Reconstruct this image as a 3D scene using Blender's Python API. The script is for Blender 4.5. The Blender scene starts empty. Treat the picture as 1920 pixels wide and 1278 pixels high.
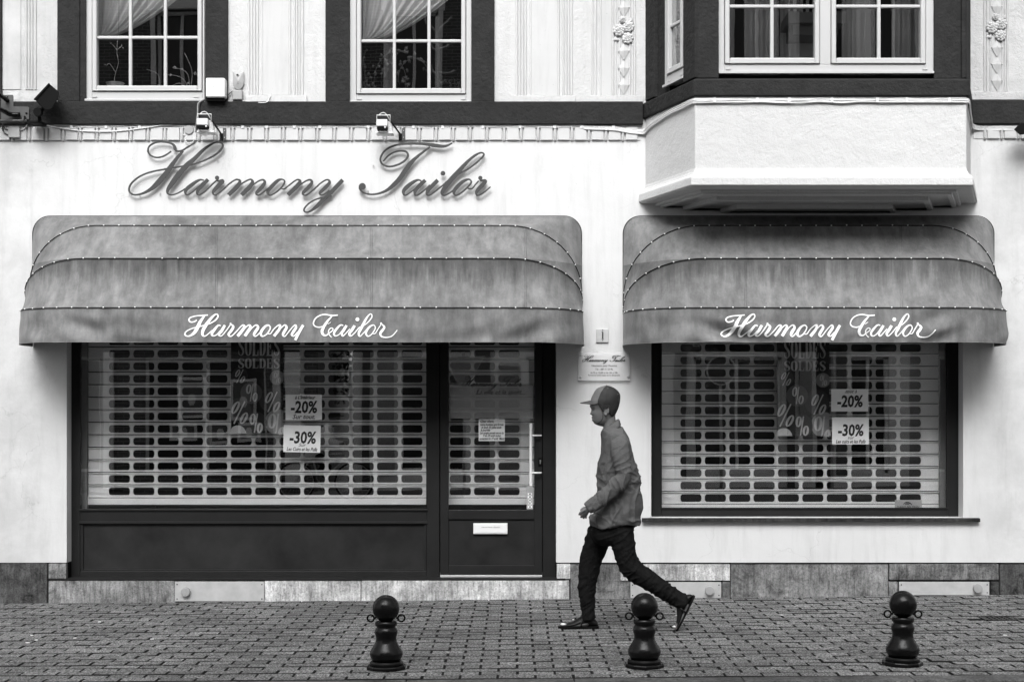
import bpy, math, random
from math import sin, cos, pi, radians, sqrt, exp
from mathutils import Vector, Matrix, noise
random.seed(7)
scn = bpy.context.scene
col = scn.collection
# ------------------------------------------------------------------ camera, sky, sun, exposure
FPX, DIST, EYE, CX, HY = 2666.7, 12.09, 1.6, 960.0, 770.0     # focal length in photo pixels, metres to the wall, eye height
cam_data = bpy.data.cameras.new('camera')
cam_data.lens = 50; cam_data.sensor_width = 36
cam_data.shift_y = (HY-639.0)/1920.0
cam_data.clip_start = 0.1; cam_data.clip_end = 500
cam = bpy.data.objects.new('camera', cam_data); col.objects.link(cam)
cam.location = (0, -DIST, EYE); cam.rotation_euler = (pi/2, 0, 0)
scn.camera = cam
SUN_EL, SUN_AZ = radians(44), radians(188)     # overcast, brightest part of the sky high and slightly left of behind the camera
world = bpy.data.worlds.new('World'); scn.world = world; world.use_nodes = True
nt = world.node_tree; nt.nodes.clear()
sky = nt.nodes.new('ShaderNodeTexSky'); sky.sky_type = 'NISHITA'; sky.sun_disc = False
sky.sun_elevation = SUN_EL; sky.sun_rotation = SUN_AZ; sky.dust_density = 6.0; sky.air_density = 1.0; sky.ozone_density = 1.0
bwn = nt.nodes.new('ShaderNodeRGBToBW'); bg = nt.nodes.new('ShaderNodeBackground'); wo = nt.nodes.new('ShaderNodeOutputWorld')
nt.links.new(sky.outputs[0], bwn.inputs[0]); nt.links.new(bwn.outputs[0], bg.inputs[0]); nt.links.new(bg.outputs[0], wo.inputs[0])
bg.inputs[1].default_value = 0.15
sd = bpy.data.lights.new('sun', 'SUN'); sd.energy = 1.5; sd.angle = radians(42); sd.color = (1, 1, 1)
sun = bpy.data.objects.new('sun', sd); col.objects.link(sun)
_az = radians(-8)     # direction to the sun: behind the camera, a little left
_to = Vector((sin(_az)*cos(SUN_EL), -cos(_az)*cos(SUN_EL), sin(SUN_EL)))
sun.rotation_euler = _to.to_track_quat('Z', 'Y').to_euler(); sun.location = (0, -8, 12)
scn.view_settings.view_transform = 'Standard'; scn.view_settings.look = 'None'
scn.view_settings.gamma = 1.0; scn.view_settings.exposure = 0.88; scn.view_settings.use_curve_mapping = False
scn.cycles.max_bounces = 8; scn.cycles.transparent_max_bounces = 24
# ------------------------------------------------------------------ helpers
def S(Y=0.0): return FPX/(Y+DIST)
def px(x, Y=0.0): return (x-CX)/S(Y)
def pz(y, Y=0.0): return EYE-(y-HY)/S(Y)
def P(x, y, Y=0.0): return Vector((px(x, Y), Y, pz(y, Y)))
def gz(x): return 0.0083*x                 # the pavement climbs gently to the right
ORG = {}
def org(o): return ORG.get(o.name, Vector((0, 0, 0))) if o else Vector((0, 0, 0))
def tag(o, label=None, cat=None, group=None, kind=None):
    if label: o['label'] = label
    if cat: o['category'] = cat
    if group: o['group'] = group
    if kind: o['kind'] = kind
    return o
def thing(name, loc, label, cat, group=None):
    o = bpy.data.objects.new(name, None); col.objects.link(o)
    o.location = loc; o.empty_display_size = 0.1
    ORG[o.name] = Vector(loc)
    return tag(o, label, cat, group)
def catmull(pts, n=6, closed=False):
    pts = [tuple(p) for p in pts]; out = []; m = len(pts)
    if m < 3: return [tuple(p) for p in pts]
    dim = len(pts[0])
    rng = range(m if closed else m-1)
    for i in rng:
        if closed: a, b, c, d = pts[(i-1) % m], pts[i], pts[(i+1) % m], pts[(i+2) % m]
        else: a, b, c, d = pts[max(i-1, 0)], pts[i], pts[i+1], pts[min(i+2, m-1)]
        for k in range(n):
            t = k/n
            out.append(tuple(0.5*((2*b[j]) + (-a[j]+c[j])*t + (2*a[j]-5*b[j]+4*c[j]-d[j])*t*t + (-a[j]+3*b[j]-3*c[j]+d[j])*t**3) for j in range(dim)))
    if not closed: out.append(tuple(pts[-1]))
    return out
class MB:
    def __init__(s): s.v = []; s.f = []; s.tone = []
    def add(s, vs, fs, tone=None):
        b = len(s.v); s.v += [Vector(p) for p in vs]; s.f += [tuple(i+b for i in f) for f in fs]
        s.tone += [tone if tone is not None else 0.5]*len(vs)
        return s
    def box(s, x0, x1, y0, y1, z0, z1, T=None, tone=None):
        x0, x1 = min(x0, x1), max(x0, x1); y0, y1 = min(y0, y1), max(y0, y1); z0, z1 = min(z0, z1), max(z0, z1)
        vs = [(x0,y0,z0),(x1,y0,z0),(x1,y1,z0),(x0,y1,z0),(x0,y0,z1),(x1,y0,z1),(x1,y1,z1),(x0,y1,z1)]
        if T: vs = [T(*p) for p in vs]
        return s.add(vs, [(0,3,2,1),(4,5,6,7),(0,1,5,4),(1,2,6,5),(2,3,7,6),(3,0,4,7)], tone)
    def pbox(s, xa, xb, ya, yb, Y0, Y1):      # a box whose outline is given as it stands in the plane Y0
        return s.box(px(xa, Y0), px(xb, Y0), Y0, Y1, pz(yb, Y0), pz(ya, Y0))
    def loft(s, rings, cap0=True, cap1=True, closed=True, tone=None):
        n = len(rings[0]); b = []; vs = [p for r in rings for p in r]; fs = []
        for i in range(len(rings)-1):
            for j in range(n if closed else n-1):
                k = (j+1) % n
                fs.append((i*n+j, i*n+k, (i+1)*n+k, (i+1)*n+j))
        if closed and cap0: fs.append(tuple(reversed(range(n))))
        if closed and cap1: fs.append(tuple(range((len(rings)-1)*n, len(rings)*n)))
        return s.add(vs, fs, tone)
    def grid(s, rows, thick=None):
        n = len(rows[0]); vs = [p for r in rows for p in r]; fs = []
        for i in range(len(rows)-1):
            for j in range(n-1): fs.append((i*n+j, i*n+j+1, (i+1)*n+j+1, (i+1)*n+j))
        return s.add(vs, fs)
    def tube(s, pts, r, n=8, caps=True, smooth=0):
        if smooth: pts = catmull(pts, smooth)
        pts = [Vector(p) for p in pts]; rings = []; up = None
        for i, p in enumerate(pts):
            d = (pts[min(i+1, len(pts)-1)]-pts[max(i-1, 0)])
            if d.length < 1e-9: d = Vector((0, 0, 1))
            d.normalize()
            if up is None:
                up = Vector((0, 0, 1)) if abs(d.z) < 0.9 else Vector((1, 0, 0))
            a = d.cross(up)
            if a.length < 1e-6: a = d.cross(Vector((0, 1, 0)))
            a.normalize(); up = a.cross(d).normalized()
            rr = r[i] if isinstance(r, (list, tuple)) else r
            rings.append([p+a*(rr*cos(2*pi*k/n))+up*(rr*sin(2*pi*k/n)) for k in range(n)])
        return s.loft(rings, caps, caps)
    def lathe(s, prof, c=(0, 0, 0), n=32, axis='z', ph=0.0):
        c = Vector(c); rings = []
        for r, h in prof:
            ring = []
            for k in range(n):
                a = 2*pi*k/n+ph
                if axis == 'z': q = Vector((r*cos(a), r*sin(a), h))
                elif axis == 'y': q = Vector((r*cos(a), -h, r*sin(a)))
                else: q = Vector((h, r*cos(a), r*sin(a)))
                ring.append(c+q)
            rings.append(ring)
        return s.loft(rings)
    def ball(s, c, r, n=12, m=8, sx=1, sy=1, sz=1):
        rings = []
        for i in range(1, m):
            t = pi*i/m
            rings.append([Vector(c)+Vector((r*sx*sin(t)*cos(2*pi*k/n), r*sy*sin(t)*sin(2*pi*k/n), -r*sz*cos(t))) for k in range(n)])
        return s.loft(rings)
    def torus(s, c, R, r, ax='y', n=20, m=8, a0=0, a1=2*pi):
        c = Vector(c); rings = []; full = abs(a1-a0-2*pi) < 1e-6
        N = n if full else n+1
        for i in range(N):
            a = a0+(a1-a0)*i/n; ring = []
            for k in range(m):
                b = 2*pi*k/m; q = R+r*cos(b)
                if ax == 'y': ring.append(c+Vector((q*cos(a), r*sin(b), q*sin(a))))
                elif ax == 'z': ring.append(c+Vector((q*cos(a), q*sin(a), r*sin(b))))
                else: ring.append(c+Vector((r*sin(b), q*cos(a), q*sin(a))))
            rings.append(ring)
        if full: rings.append(rings[0]); return s.loft(rings, False, False)
        return s.loft(rings)
    def build(s, name, m, parent=None, smooth=False, bevel=0, seg=2, kind=None, origin=None, attr=False, angle=None):
        o0 = org(parent) if parent else (Vector(origin) if origin is not None else Vector((0, 0, 0)))
        me = bpy.data.meshes.new(name)
        me.from_pydata([tuple(p-o0) for p in s.v], [], s.f); me.validate(); me.update()
        if attr:
            a = me.attributes.new('tone', 'FLOAT', 'POINT'); a.data.foreach_set('value', s.tone)
        me.materials.append(m)
        if smooth:
            me.polygons.foreach_set('use_smooth', [True]*len(me.polygons))
            if angle is not None:
                try: me.set_sharp_from_angle(angle=radians(angle))
                except Exception: pass
        o = bpy.data.objects.new(name, me); col.objects.link(o)
        if parent: o.parent = parent
        else: o.location = o0
        ORG[o.name] = o0
        if bevel:
            b = o.modifiers.new('bevel', 'BEVEL'); b.width = bevel; b.segments = seg; b.limit_method = 'ANGLE'; b.angle_limit = radians(35)
        if kind: o['kind'] = kind
        return o
def share(src, delta, parent=None, rot=None, scale=None):
    o = src.copy(); col.objects.link(o)
    o.location = src.location+Vector(delta)
    if parent is not None: o.parent = parent
    if rot: o.rotation_euler = rot
    ORG[o.name] = org(src)
    return o
def dup_tree(root, delta, label=None, parent=None):
    r = root.copy(); col.objects.link(r)
    if parent is None: r.location = root.location+Vector(delta); ORG[r.name] = org(root)+Vector(delta)
    else: r.parent = parent
    if label: r['label'] = label
    for ch in list(root.children): dup_tree(ch, delta, None, r)
    return r
# ------------------------------------------------------------------ materials (all grey: the photograph has no colour)
def newmat(name):
    m = bpy.data.materials.new(name); m.use_nodes = True
    n = m.node_tree; b = n.nodes['Principled BSDF']
    return m, n, b
def nd(n, t, **kw):
    x = n.nodes.new(t)
    for k, v in kw.items():
        if k.startswith('i_'):
            key = k[2:]; x.inputs[int(key) if key.isdigit() else key.replace('_', ' ')].default_value = v
        else: setattr(x, k, v)
    return x
def mathn(n, op, a, b=None, clamp=False):
    x = n.nodes.new('ShaderNodeMath'); x.operation = op; x.use_clamp = clamp
    for i, q in enumerate((a, b)):
        if q is None: continue
        if hasattr(q, 'links'): n.links.new(q, x.inputs[i])
        else: x.inputs[i].default_value = q
    return x.outputs[0]
def pos(n, scale=(1, 1, 1)):
    g = n.nodes.new('ShaderNodeNewGeometry'); mp = n.nodes.new('ShaderNodeMapping'); mp.inputs['Scale'].default_value = scale
    n.links.new(g.outputs['Position'], mp.inputs[0]); return mp.outputs[0]
def noi(n, vec, scale, detail=4, rough=0.55, dist=0.0):
    x = nd(n, 'ShaderNodeTexNoise', i_Scale=scale, i_Detail=detail, i_Roughness=rough, i_Distortion=dist)
    n.links.new(vec, x.inputs['Vector']); return x.outputs['Fac']
def ramp(n, v, stops):
    r = n.nodes.new('ShaderNodeValToRGB'); e = r.color_ramp.elements
    while len(e) < len(stops): e.new(0.5)
    for k, (p, c) in enumerate(stops): e[k].position = p; e[k].color = (c, c, c, 1)
    n.links.new(v, r.inputs[0]); return r.outputs[0]
def bumpn(n, b, h, strength, dist):
    x = nd(n, 'ShaderNodeBump', i_Strength=strength, i_Distance=dist); n.links.new(h, x.inputs['Height']); n.links.new(x.outputs[0], b.inputs['Normal'])
def mat(name, v, rough=0.6, var=0.0, vs=3.0, bump=0.0, bs=60.0, bd=0.01, metal=0.0, spec=0.5, fine=0.0, coat=0.0):
    m, n, b = newmat(name)
    b.inputs['Base Color'].default_value = (v, v, v, 1); b.inputs['Roughness'].default_value = rough
    b.inputs['Metallic'].default_value = metal; b.inputs['Specular IOR Level'].default_value = spec
    if coat: b.inputs['Coat Weight'].default_value = coat
    if var or fine:
        p = pos(n); a = noi(n, p, vs, 5, 0.6)
        c = mathn(n, 'MULTIPLY_ADD', a, 2*var*v); c.node.inputs[2].default_value = v-var*v
        if fine:
            f = noi(n, p, 260, 2, 0.6); g = mathn(n, 'MULTIPLY_ADD', f, 2*fine*v); g.node.inputs[2].default_value = -fine*v
            c = mathn(n, 'ADD', c, g)
        n.links.new(c, b.inputs['Base Color'])
    if bump:
        h = noi(n, pos(n), bs, 4, 0.6); bumpn(n, b, h, bump, bd)
    return m
def plaster(name, v, grain, strength, dist, stain):
    m, n, b = newmat(name); p = pos(n)
    big = noi(n, p, 0.9, 5, 0.6, 0.0); med = noi(n, p, 6.0, 5, 0.65)
    c = mathn(n, 'MULTIPLY_ADD', big, 0.10); c.node.inputs[2].default_value = v-0.05
    c = mathn(n, 'ADD', c, mathn(n, 'MULTIPLY', mathn(n, 'SUBTRACT', med, 0.5), 0.05))
    # rain streaks and splashed dirt, each with an outline of its own
    st = noi(n, pos(n, (5.0, 5.0, 0.55)), 1.6, 5, 0.7, 0.3)
    c = mathn(n, 'MULTIPLY', c, ramp(n, st, [(0.30, 1-stain*0.7), (0.50, 1.0)]))
    sp = noi(n, p, 34, 3, 0.7); c = mathn(n, 'MULTIPLY', c, ramp(n, sp, [(0.24, 0.62), (0.29, 1.0)]))
    pk = noi(n, p, 90, 2, 0.5); c = mathn(n, 'MULTIPLY', c, ramp(n, pk, [(0.22, 0.5), (0.27, 1.0)]))
    vo = nd(n, 'ShaderNodeTexVoronoi', i_Scale=1.7, feature='DISTANCE_TO_EDGE'); dn = nd(n, 'ShaderNodeTexNoise', i_Scale=4.0, i_Detail=6.0); n.links.new(p, dn.inputs['Vector'])
    vm = nd(n, 'ShaderNodeVectorMath', operation='MULTIPLY_ADD'); vm.inputs[1].default_value = (0.5, 0.5, 0.5); n.links.new(dn.outputs['Color'], vm.inputs[0]); n.links.new(p, vm.inputs[2]); n.links.new(vm.outputs[0], vo.inputs['Vector'])
    crk = mathn(n, 'MULTIPLY', ramp(n, vo.outputs['Distance'], [(0.0, 1.0), (0.006, 0.0)]), ramp(n, noi(n, p, 1.3, 3, 0.5), [(0.52, 0.0), (0.60, 1.0)]))
    c = mathn(n, 'MULTIPLY', c, mathn(n, 'SUBTRACT', 1.0, mathn(n, 'MULTIPLY', crk, 0.20)))
    # damp patches plus vignette darkening, both painted into the colour towards the two ends
    gm = n.nodes.new('ShaderNodeNewGeometry'); sx = n.nodes.new('ShaderNodeSeparateXYZ'); n.links.new(gm.outputs['Position'], sx.inputs[0])
    ax = mathn(n, 'ABSOLUTE', mathn(n, 'SUBTRACT', sx.outputs[0], 0.05))
    reg = mathn(n, 'MULTIPLY', mathn(n, 'SUBTRACT', ax, 3.72), 2.6, True)
    pt = noi(n, p, 1.7, 7, 0.7, 0.15)
    msk = mathn(n, 'MULTIPLY', reg, ramp(n, pt, [(0.38, 0.0), (0.60, 1.0)]))
    c = mathn(n, 'MULTIPLY', c, mathn(n, 'SUBTRACT', 1.0, mathn(n, 'MULTIPLY', msk, 0.18)))
    n.links.new(c, b.inputs['Base Color']); b.inputs['Roughness'].default_value = 0.85; b.inputs['Specular IOR Level'].default_value = 0.2
    h = mathn(n, 'ADD', noi(n, p, grain, 5, 0.7), mathn(n, 'MULTIPLY', noi(n, p, grain*0.22, 3, 0.5), 1.2))
    bumpn(n, b, h, strength, dist)
    return m
def stone(name, v, dark, seed):
    m, n, b = newmat(name); p = pos(n)
    oi = n.nodes.new('ShaderNodeObjectInfo'); off = mathn(n, 'MULTIPLY', oi.outputs['Random'], 20.0)
    va = n.nodes.new('ShaderNodeVectorMath'); va.operation = 'ADD'; cb = n.nodes.new('ShaderNodeCombineXYZ')
    for k in range(3): n.links.new(off, cb.inputs[k])
    n.links.new(p, va.inputs[0]); n.links.new(cb.outputs[0], va.inputs[1]); q = va.outputs[0]
    a = noi(n, q, 5+seed, 8, 0.75, 0.5); f = noi(n, q, 70, 5, 0.8)
    mp = n.nodes.new('ShaderNodeMapping'); mp.inputs['Scale'].default_value = (14, 14, 1.6); n.links.new(q, mp.inputs[0]); s = noi(n, mp.outputs[0], 3.0, 6, 0.75)
    c = ramp(n, a, [(0.32, dark), (0.50, v*0.75), (0.66, v)]); c = mathn(n, 'MULTIPLY', c, ramp(n, noi(n, q, 2.3, 4, 0.6), [(0.35, 0.55), (0.6, 1.1)]))
    c = mathn(n, 'MULTIPLY', c, ramp(n, f, [(0.34, 0.45), (0.5, 1.0), (0.68, 1.3)]))
    c = mathn(n, 'MULTIPLY', c, ramp(n, s, [(0.34, 0.5), (0.58, 1.1)]))
    n.links.new(c, b.inputs['Base Color']); b.inputs['Roughness'].default_value = 0.8; b.inputs['Specular IOR Level'].default_value = 0.15
    bumpn(n, b, mathn(n, 'ADD', f, a), 0.5, 0.004)
    return m
M = {}
M['wall'] = plaster('smooth_render', 0.575, 55, 0.28, 0.004, 0.16)
M['rough'] = plaster('rough_render', 0.52, 42, 0.8, 0.010, 0.16)
M['bay'] = plaster('bay_render', 0.53, 48, 0.85, 0.008, 0.05)
M['mould'] = plaster('painted_moulding', 0.50, 60, 0.2, 0.003, 0.15)
M['beam'] = mat('dark_painted_beam', 0.025, 0.8, 0.4, 9, 1.0, 26, 0.014, spec=0.08)
M['frame'] = mat('dark_grey_lacquer', 0.016, 0.5, 0.3, 5, 0.05, 200, 0.002, spec=0.12)
M['panel'] = mat('dark_grey_panel', 0.018, 0.6, 0.9, 3.2, 0.06, 90, 0.002, spec=0.12)
M['black'] = mat('black_gap', 0.006, 0.9, spec=0.05)
M['pvc'] = mat('pale_window_plastic', 0.42, 0.38, 0.05, 8)
M['pvc_dirty'] = mat('pale_sill_plastic', 0.42, 0.5, 0.25, 14, 0.1, 60)
M['steel'] = mat('brushed_steel', 0.62, 0.28, 0.08, 40, metal=0.9)
M['alu'] = mat('grille_aluminium', 0.90, 0.32, 0.12, 7, 0.12, 150, 0.002, spec=0.8)
M['zinc'] = mat('zinc_plate', 0.46, 0.5, 0.3, 9, 0.15, 60, 0.003, metal=0.25)
M['stone_light'] = stone('pale_limestone', 0.66, 0.30, 0)
M['stone_mid'] = stone('grey_limestone', 0.30, 0.05, 1)
M['stone_dark'] = stone('blackened_limestone', 0.10, 0.004, 2)
M['sillstone'] = stone('dark_bluestone', 0.06, 0.02, 3)
M['white_plastic'] = mat('white_plastic', 0.72, 0.4, 0.06, 12, coat=0.1)
M['grey_plastic'] = mat('grey_plastic', 0.30, 0.5, 0.2, 14)
M['cable'] = mat('cable_sheath', 0.58, 0.55, 0.3, 5)
M['dark_cable'] = mat('dark_cable_sheath', 0.03, 0.6)
M['cast'] = mat('black_cast_iron', 0.0035, 0.27, 0.8, 14, 0.5, 30, 0.006, spec=0.2, fine=0.5)
M['blackmetal'] = mat('black_housing', 0.004, 0.6, 0.2, 20, spec=0.08)
M['bracket'] = mat('painted_bracket', 0.05, 0.55, 0.3, 30)
M['letter'] = mat('sign_letter_paint', 0.030, 0.6, 0.2, 4, 0.03, 80)
M['ink'] = mat('black_ink', 0.012, 0.6)
M['print_white'] = mat('white_print', 0.82, 0.6)
M['film_grey'] = mat('grey_film', 0.72, 0.6)
M['paper'] = mat('white_paper', 0.84, 0.8, 0.12, 12)
M['poster'] = mat('black_poster_film', 0.006, 0.5, spec=0.1)
M['circle_dark'] = mat('dark_grey_print', 0.05, 0.6, spec=0.1)
M['circle_mid'] = mat('mid_grey_print', 0.13, 0.6, spec=0.1)
M['circle_light'] = mat('light_grey_print', 0.36, 0.6)
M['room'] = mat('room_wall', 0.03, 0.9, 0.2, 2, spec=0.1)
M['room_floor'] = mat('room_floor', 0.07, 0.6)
M['kerb'] = stone('kerb_concrete', 0.13, 0.05, 4)
M['leaf'] = mat('leaf', 0.04, 0.5, 0.4, 30)
M['cactus'] = mat('cactus_skin', 0.018, 0.6, 0.4, 60)
M['twig'] = mat('twig', 0.22, 0.7, 0.3, 40)
def glass_mat(name, f0, tint=1.0):
    m = bpy.data.materials.new(name); m.use_nodes = True; n = m.node_tree; n.nodes.clear()
    o = nd(n, 'ShaderNodeOutputMaterial'); mx = nd(n, 'ShaderNodeMixShader'); t = nd(n, 'ShaderNodeBsdfTransparent'); g = nd(n, 'ShaderNodeBsdfGlossy', i_Roughness=0.0)
    t.inputs[0].default_value = (tint, tint, tint, 1); g.inputs[0].default_value = (1, 1, 1, 1)
    lw = nd(n, 'ShaderNodeLayerWeight', i_Blend=0.5)
    fr = mathn(n, 'POWER', lw.outputs['Facing'], 5.0)
    fc = mathn(n, 'MULTIPLY_ADD', fr, 0.8); fc.node.inputs[2].default_value = f0
    bp = nd(n, 'ShaderNodeBump', i_Strength=0.05, i_Distance=0.01); n.links.new(noi(n, pos(n), 1.6, 2, 0.5), bp.inputs['Height']); n.links.new(bp.outputs[0], g.inputs['Normal'])
    n.links.new(fc, mx.inputs[0]); n.links.new(t.outputs[0], mx.inputs[1]); n.links.new(g.outputs[0], mx.inputs[2]); n.links.new(mx.outputs[0], o.inputs[0])
    return m
M['glass'] = glass_mat('window_glass', 0.12, 0.94)
M['shopglass'] = glass_mat('shop_glass', 0.13, 0.95)
def sheer(name, v, alpha):
    m = bpy.data.materials.new(name); m.use_nodes = True; n = m.node_tree; n.nodes.clear()
    o = nd(n, 'ShaderNodeOutputMaterial'); mx = nd(n, 'ShaderNodeMixShader', i_0=alpha); t = nd(n, 'ShaderNodeBsdfTransparent'); d = nd(n, 'ShaderNodeBsdfDiffuse')
    d.inputs[0].default_value = (v, v, v, 1)
    n.links.new(t.outputs[0], mx.inputs[1]); n.links.new(d.outputs[0], mx.inputs[2]); n.links.new(mx.outputs[0], o.inputs[0]); return m
M['sheer'] = sheer('sheer_curtain', 0.8, 0.62); M['sheer2'] = sheer('grey_sheer_curtain', 0.22, 0.5)
M['acryl'] = sheer('frosted_acrylic', 0.75, 0.45)
M['decal'] = sheer('frosted_decal', 0.42, 0.42)
def paver_mat():
    m, n, b = newmat('concrete_paver'); p = pos(n)
    at = nd(n, 'ShaderNodeAttribute', attribute_name='tone'); oi = n.nodes.new('ShaderNodeObjectInfo')
    r = mathn(n, 'FRACT', mathn(n, 'ADD', at.outputs['Fac'], oi.outputs['Random']))
    base = mathn(n, 'MULTIPLY_ADD', r, 0.055); base.node.inputs[2].default_value = 0.092
    g = noi(n, p, 70, 5, 0.85); c = mathn(n, 'MULTIPLY', base, ramp(n, g, [(0.38, 0.10), (0.5, 0.85), (0.60, 3.0)]))
    big = noi(n, p, 1.1, 5, 0.6, 0.4); c = mathn(n, 'MULTIPLY', c, ramp(n, big, [(0.3, 0.72), (0.65, 1.15)]))
    n.links.new(c, b.inputs['Base Color']); b.inputs['Roughness'].default_value = 0.8; b.inputs['Specular IOR Level'].default_value = 0.15
    bumpn(n, b, mathn(n, 'ADD', g, noi(n, p, 40, 3, 0.6)), 0.8, 0.006)
    return m
M['paver'] = paver_mat()
M['joint'] = mat('sand_joint', 0.010, 0.95, 0.4, 20, spec=0.05); M['paver_edge'] = mat('soiled_paver_edge', 0.022, 0.95, 0.4, 20, spec=0.05)
M['asphalt'] = mat('asphalt', 0.05, 0.85, 0.25, 4, 0.6, 120, 0.006)
def canvas_mat():
    m, n, b = newmat('weathered_canvas'); p = pos(n)
    stz = noi(n, pos(n, (6.0, 3.0, 1.3)), 1.5, 6, 0.68, 0.2)
    c = ramp(n, stz, [(0.34, 0.115), (0.50, 0.155), (0.64, 0.195)])
    gz_ = n.nodes.new('ShaderNodeNewGeometry'); sz_ = n.nodes.new('ShaderNodeSeparateXYZ'); n.links.new(gz_.outputs['Position'], sz_.inputs[0])
    drip = noi(n, pos(n, (9.0, 3.0, 0.35)), 1.6, 4, 0.65); reach = mathn(n, 'MULTIPLY_ADD', drip, 0.62); reach.node.inputs[2].default_value = -0.10
    below = mathn(n, 'SUBTRACT', 2.83, sz_.outputs[2]); dm = mathn(n, 'MULTIPLY', mathn(n, 'MULTIPLY', mathn(n, 'SUBTRACT', reach, below), 6.0, True), ramp(n, sz_.outputs[2], [(0.0, 1.0), (1.0, 1.0)]))
    on = mathn(n, 'GREATER_THAN', below, 0.0); c = mathn(n, 'MULTIPLY', c, mathn(n, 'SUBTRACT', 1.0, mathn(n, 'MULTIPLY', mathn(n, 'MULTIPLY', dm, on), 0.42)))
    big = noi(n, p, 1.3, 4, 0.6); c = mathn(n, 'MULTIPLY', c, ramp(n, big, [(0.3, 0.75), (0.7, 1.2)]))
    blot = noi(n, p, 12.0, 6, 0.75); c = mathn(n, 'MULTIPLY', c, ramp(n, blot, [(0.30, 0.8), (0.55, 1.0), (0.75, 1.18)]))
    w = noi(n, p, 420, 2, 0.5); c = mathn(n, 'MULTIPLY', c, ramp(n, w, [(0.3, 0.86), (0.7, 1.14)]))
    vo = nd(n, 'ShaderNodeTexVoronoi', i_Scale=5.0, feature='DISTANCE_TO_EDGE'); mp = pos(n, (1.2, 1.0, 1.6))
    dn = nd(n, 'ShaderNodeTexNoise', i_Scale=3.0, i_Detail=3.0); n.links.new(mp, dn.inputs['Vector'])
    vm = nd(n, 'ShaderNodeVectorMath', operation='MULTIPLY_ADD'); vm.inputs[1].default_value = (0.35, 0.35, 0.35)
    n.links.new(dn.outputs['Color'], vm.inputs[0]); n.links.new(mp, vm.inputs[2]); n.links.new(vm.outputs[0], vo.inputs['Vector'])
    cr = ramp(n, vo.outputs['Distance'], [(0.0, 1.0), (0.018, 0.0)])
    pat = ramp(n, noi(n, p, 2.2, 3, 0.5), [(0.50, 0.0), (0.62, 1.0)])
    crm = mathn(n, 'MULTIPLY', mathn(n, 'MULTIPLY', cr, pat), 0.5)
    c = mathn(n, 'MULTIPLY', c, mathn(n, 'MULTIPLY_ADD', crm, 0.30)); c.node.inputs[1].links[0].from_node.inputs[2].default_value = 1.0
    n.links.new(c, b.inputs['Base Color']); b.inputs['Roughness'].default_value = 0.8; b.inputs['Specular IOR Level'].default_value = 0.12
    b.inputs['Sheen Weight'].default_value = 0.1
    bumpn(n, b, mathn(n, 'ADD', noi(n, p, 14, 4, 0.6), mathn(n, 'MULTIPLY', crm, 0.8)), 0.35, 0.006)
    return m
M['canvas'] = canvas_mat()
# a box with the text of a built-in font, turned into a flat mesh standing in the plane Y
def text_mesh(s, size, x, z, Y, m, parent, name='lettering', shear=0.0, off=0.0, th=0.0006, align='CENTER', wide=1.0, rot=0.0, fn=None):
    cu = bpy.data.curves.new(name, 'FONT'); cu.body = s; cu.size = size; cu.shear = shear; cu.offset = off
    cu.align_x = align; cu.extrude = th; cu.resolution_u = 2
    ob = bpy.data.objects.new('tmp', cu)
    me0 = ob.to_mesh(); vs = [v.co.copy() for v in me0.vertices]; fs = [tuple(p.vertices) for p in me0.polygons]; ob.to_mesh_clear()
    bpy.data.objects.remove(ob); bpy.data.curves.remove(cu)
    mb = MB(); c, sn = cos(rot), sin(rot)
    mb.add([Vector((x+(v.x*wide*c-v.y*sn), Y-v.z, z+(v.x*wide*sn+v.y*c))) for v in vs], fs)
    return mb.build(name, m, parent)
# pen strokes: (x, y, width) in photo pixels of the plane Y; a raised ribbon in the thickness th
def stroke(mb, pts, T, th, lift=0.0, sub=6, tp=0.0022, ycb=None):
    q = catmull(pts, sub); n = len(q); L = []; R = []
    for i in range(n):
        a = q[max(i-1, 0)]; b = q[min(i+1, n-1)]
        dx, dy = b[0]-a[0], b[1]-a[1]; d = sqrt(dx*dx+dy*dy) or 1.0
        nx, ny = -dy/d, dx/d; w = max(q[i][2], 0.3)/2
        L.append((q[i][0]+nx*w, q[i][1]+ny*w)); R.append((q[i][0]-nx*w, q[i][1]-ny*w))
    vs = []; fs = []
    for i in range(n):
        f = th+lift+tp*i/n
        for (x, y) in (L[i], R[i]):
            X, Y, Z = T(x, y)
            vs += [Vector((X, Y-f, Z)), Vector((X, Y+(0.0 if ycb is None else ycb), Z))]
    for i in range(n-1):
        a = i*4; b = a+4      # a: Lfront, Lback, Rfront, Rback
        fs += [(a, b, b+2, a+2), (a+1, a+3, b+3, b+1), (a, a+1, b+1, b), (a+2, b+2, b+3, a+3)]
    fs += [(0, 2, 3, 1), (n*4-4, n*4-3, n*4-1, n*4-2)]
    mb.add(vs, fs)
def disc(mb, x, y, r, T, th, lift=0.0, n=20, ry=None, clip=None):
    vs = []; ry = ry or r
    for k in range(n):
        a = 2*pi*k/n; xx, yy = x+r*cos(a), y+ry*sin(a)
        if clip: xx = min(max(xx, clip[0]), clip[2]); yy = min(max(yy, clip[1]), clip[3])
        X, Y, Z = T(xx, yy); vs.append(Vector((X, Y-th-lift, Z)))
    for k in range(n): vs.append(vs[k]+Vector((0, th, 0)))
    mb.add(vs, [tuple(range(n)), tuple(range(2*n-1, n-1, -1))]+[(k, k+n, (k+1) % n+n, (k+1) % n) for k in range(n)])
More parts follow.
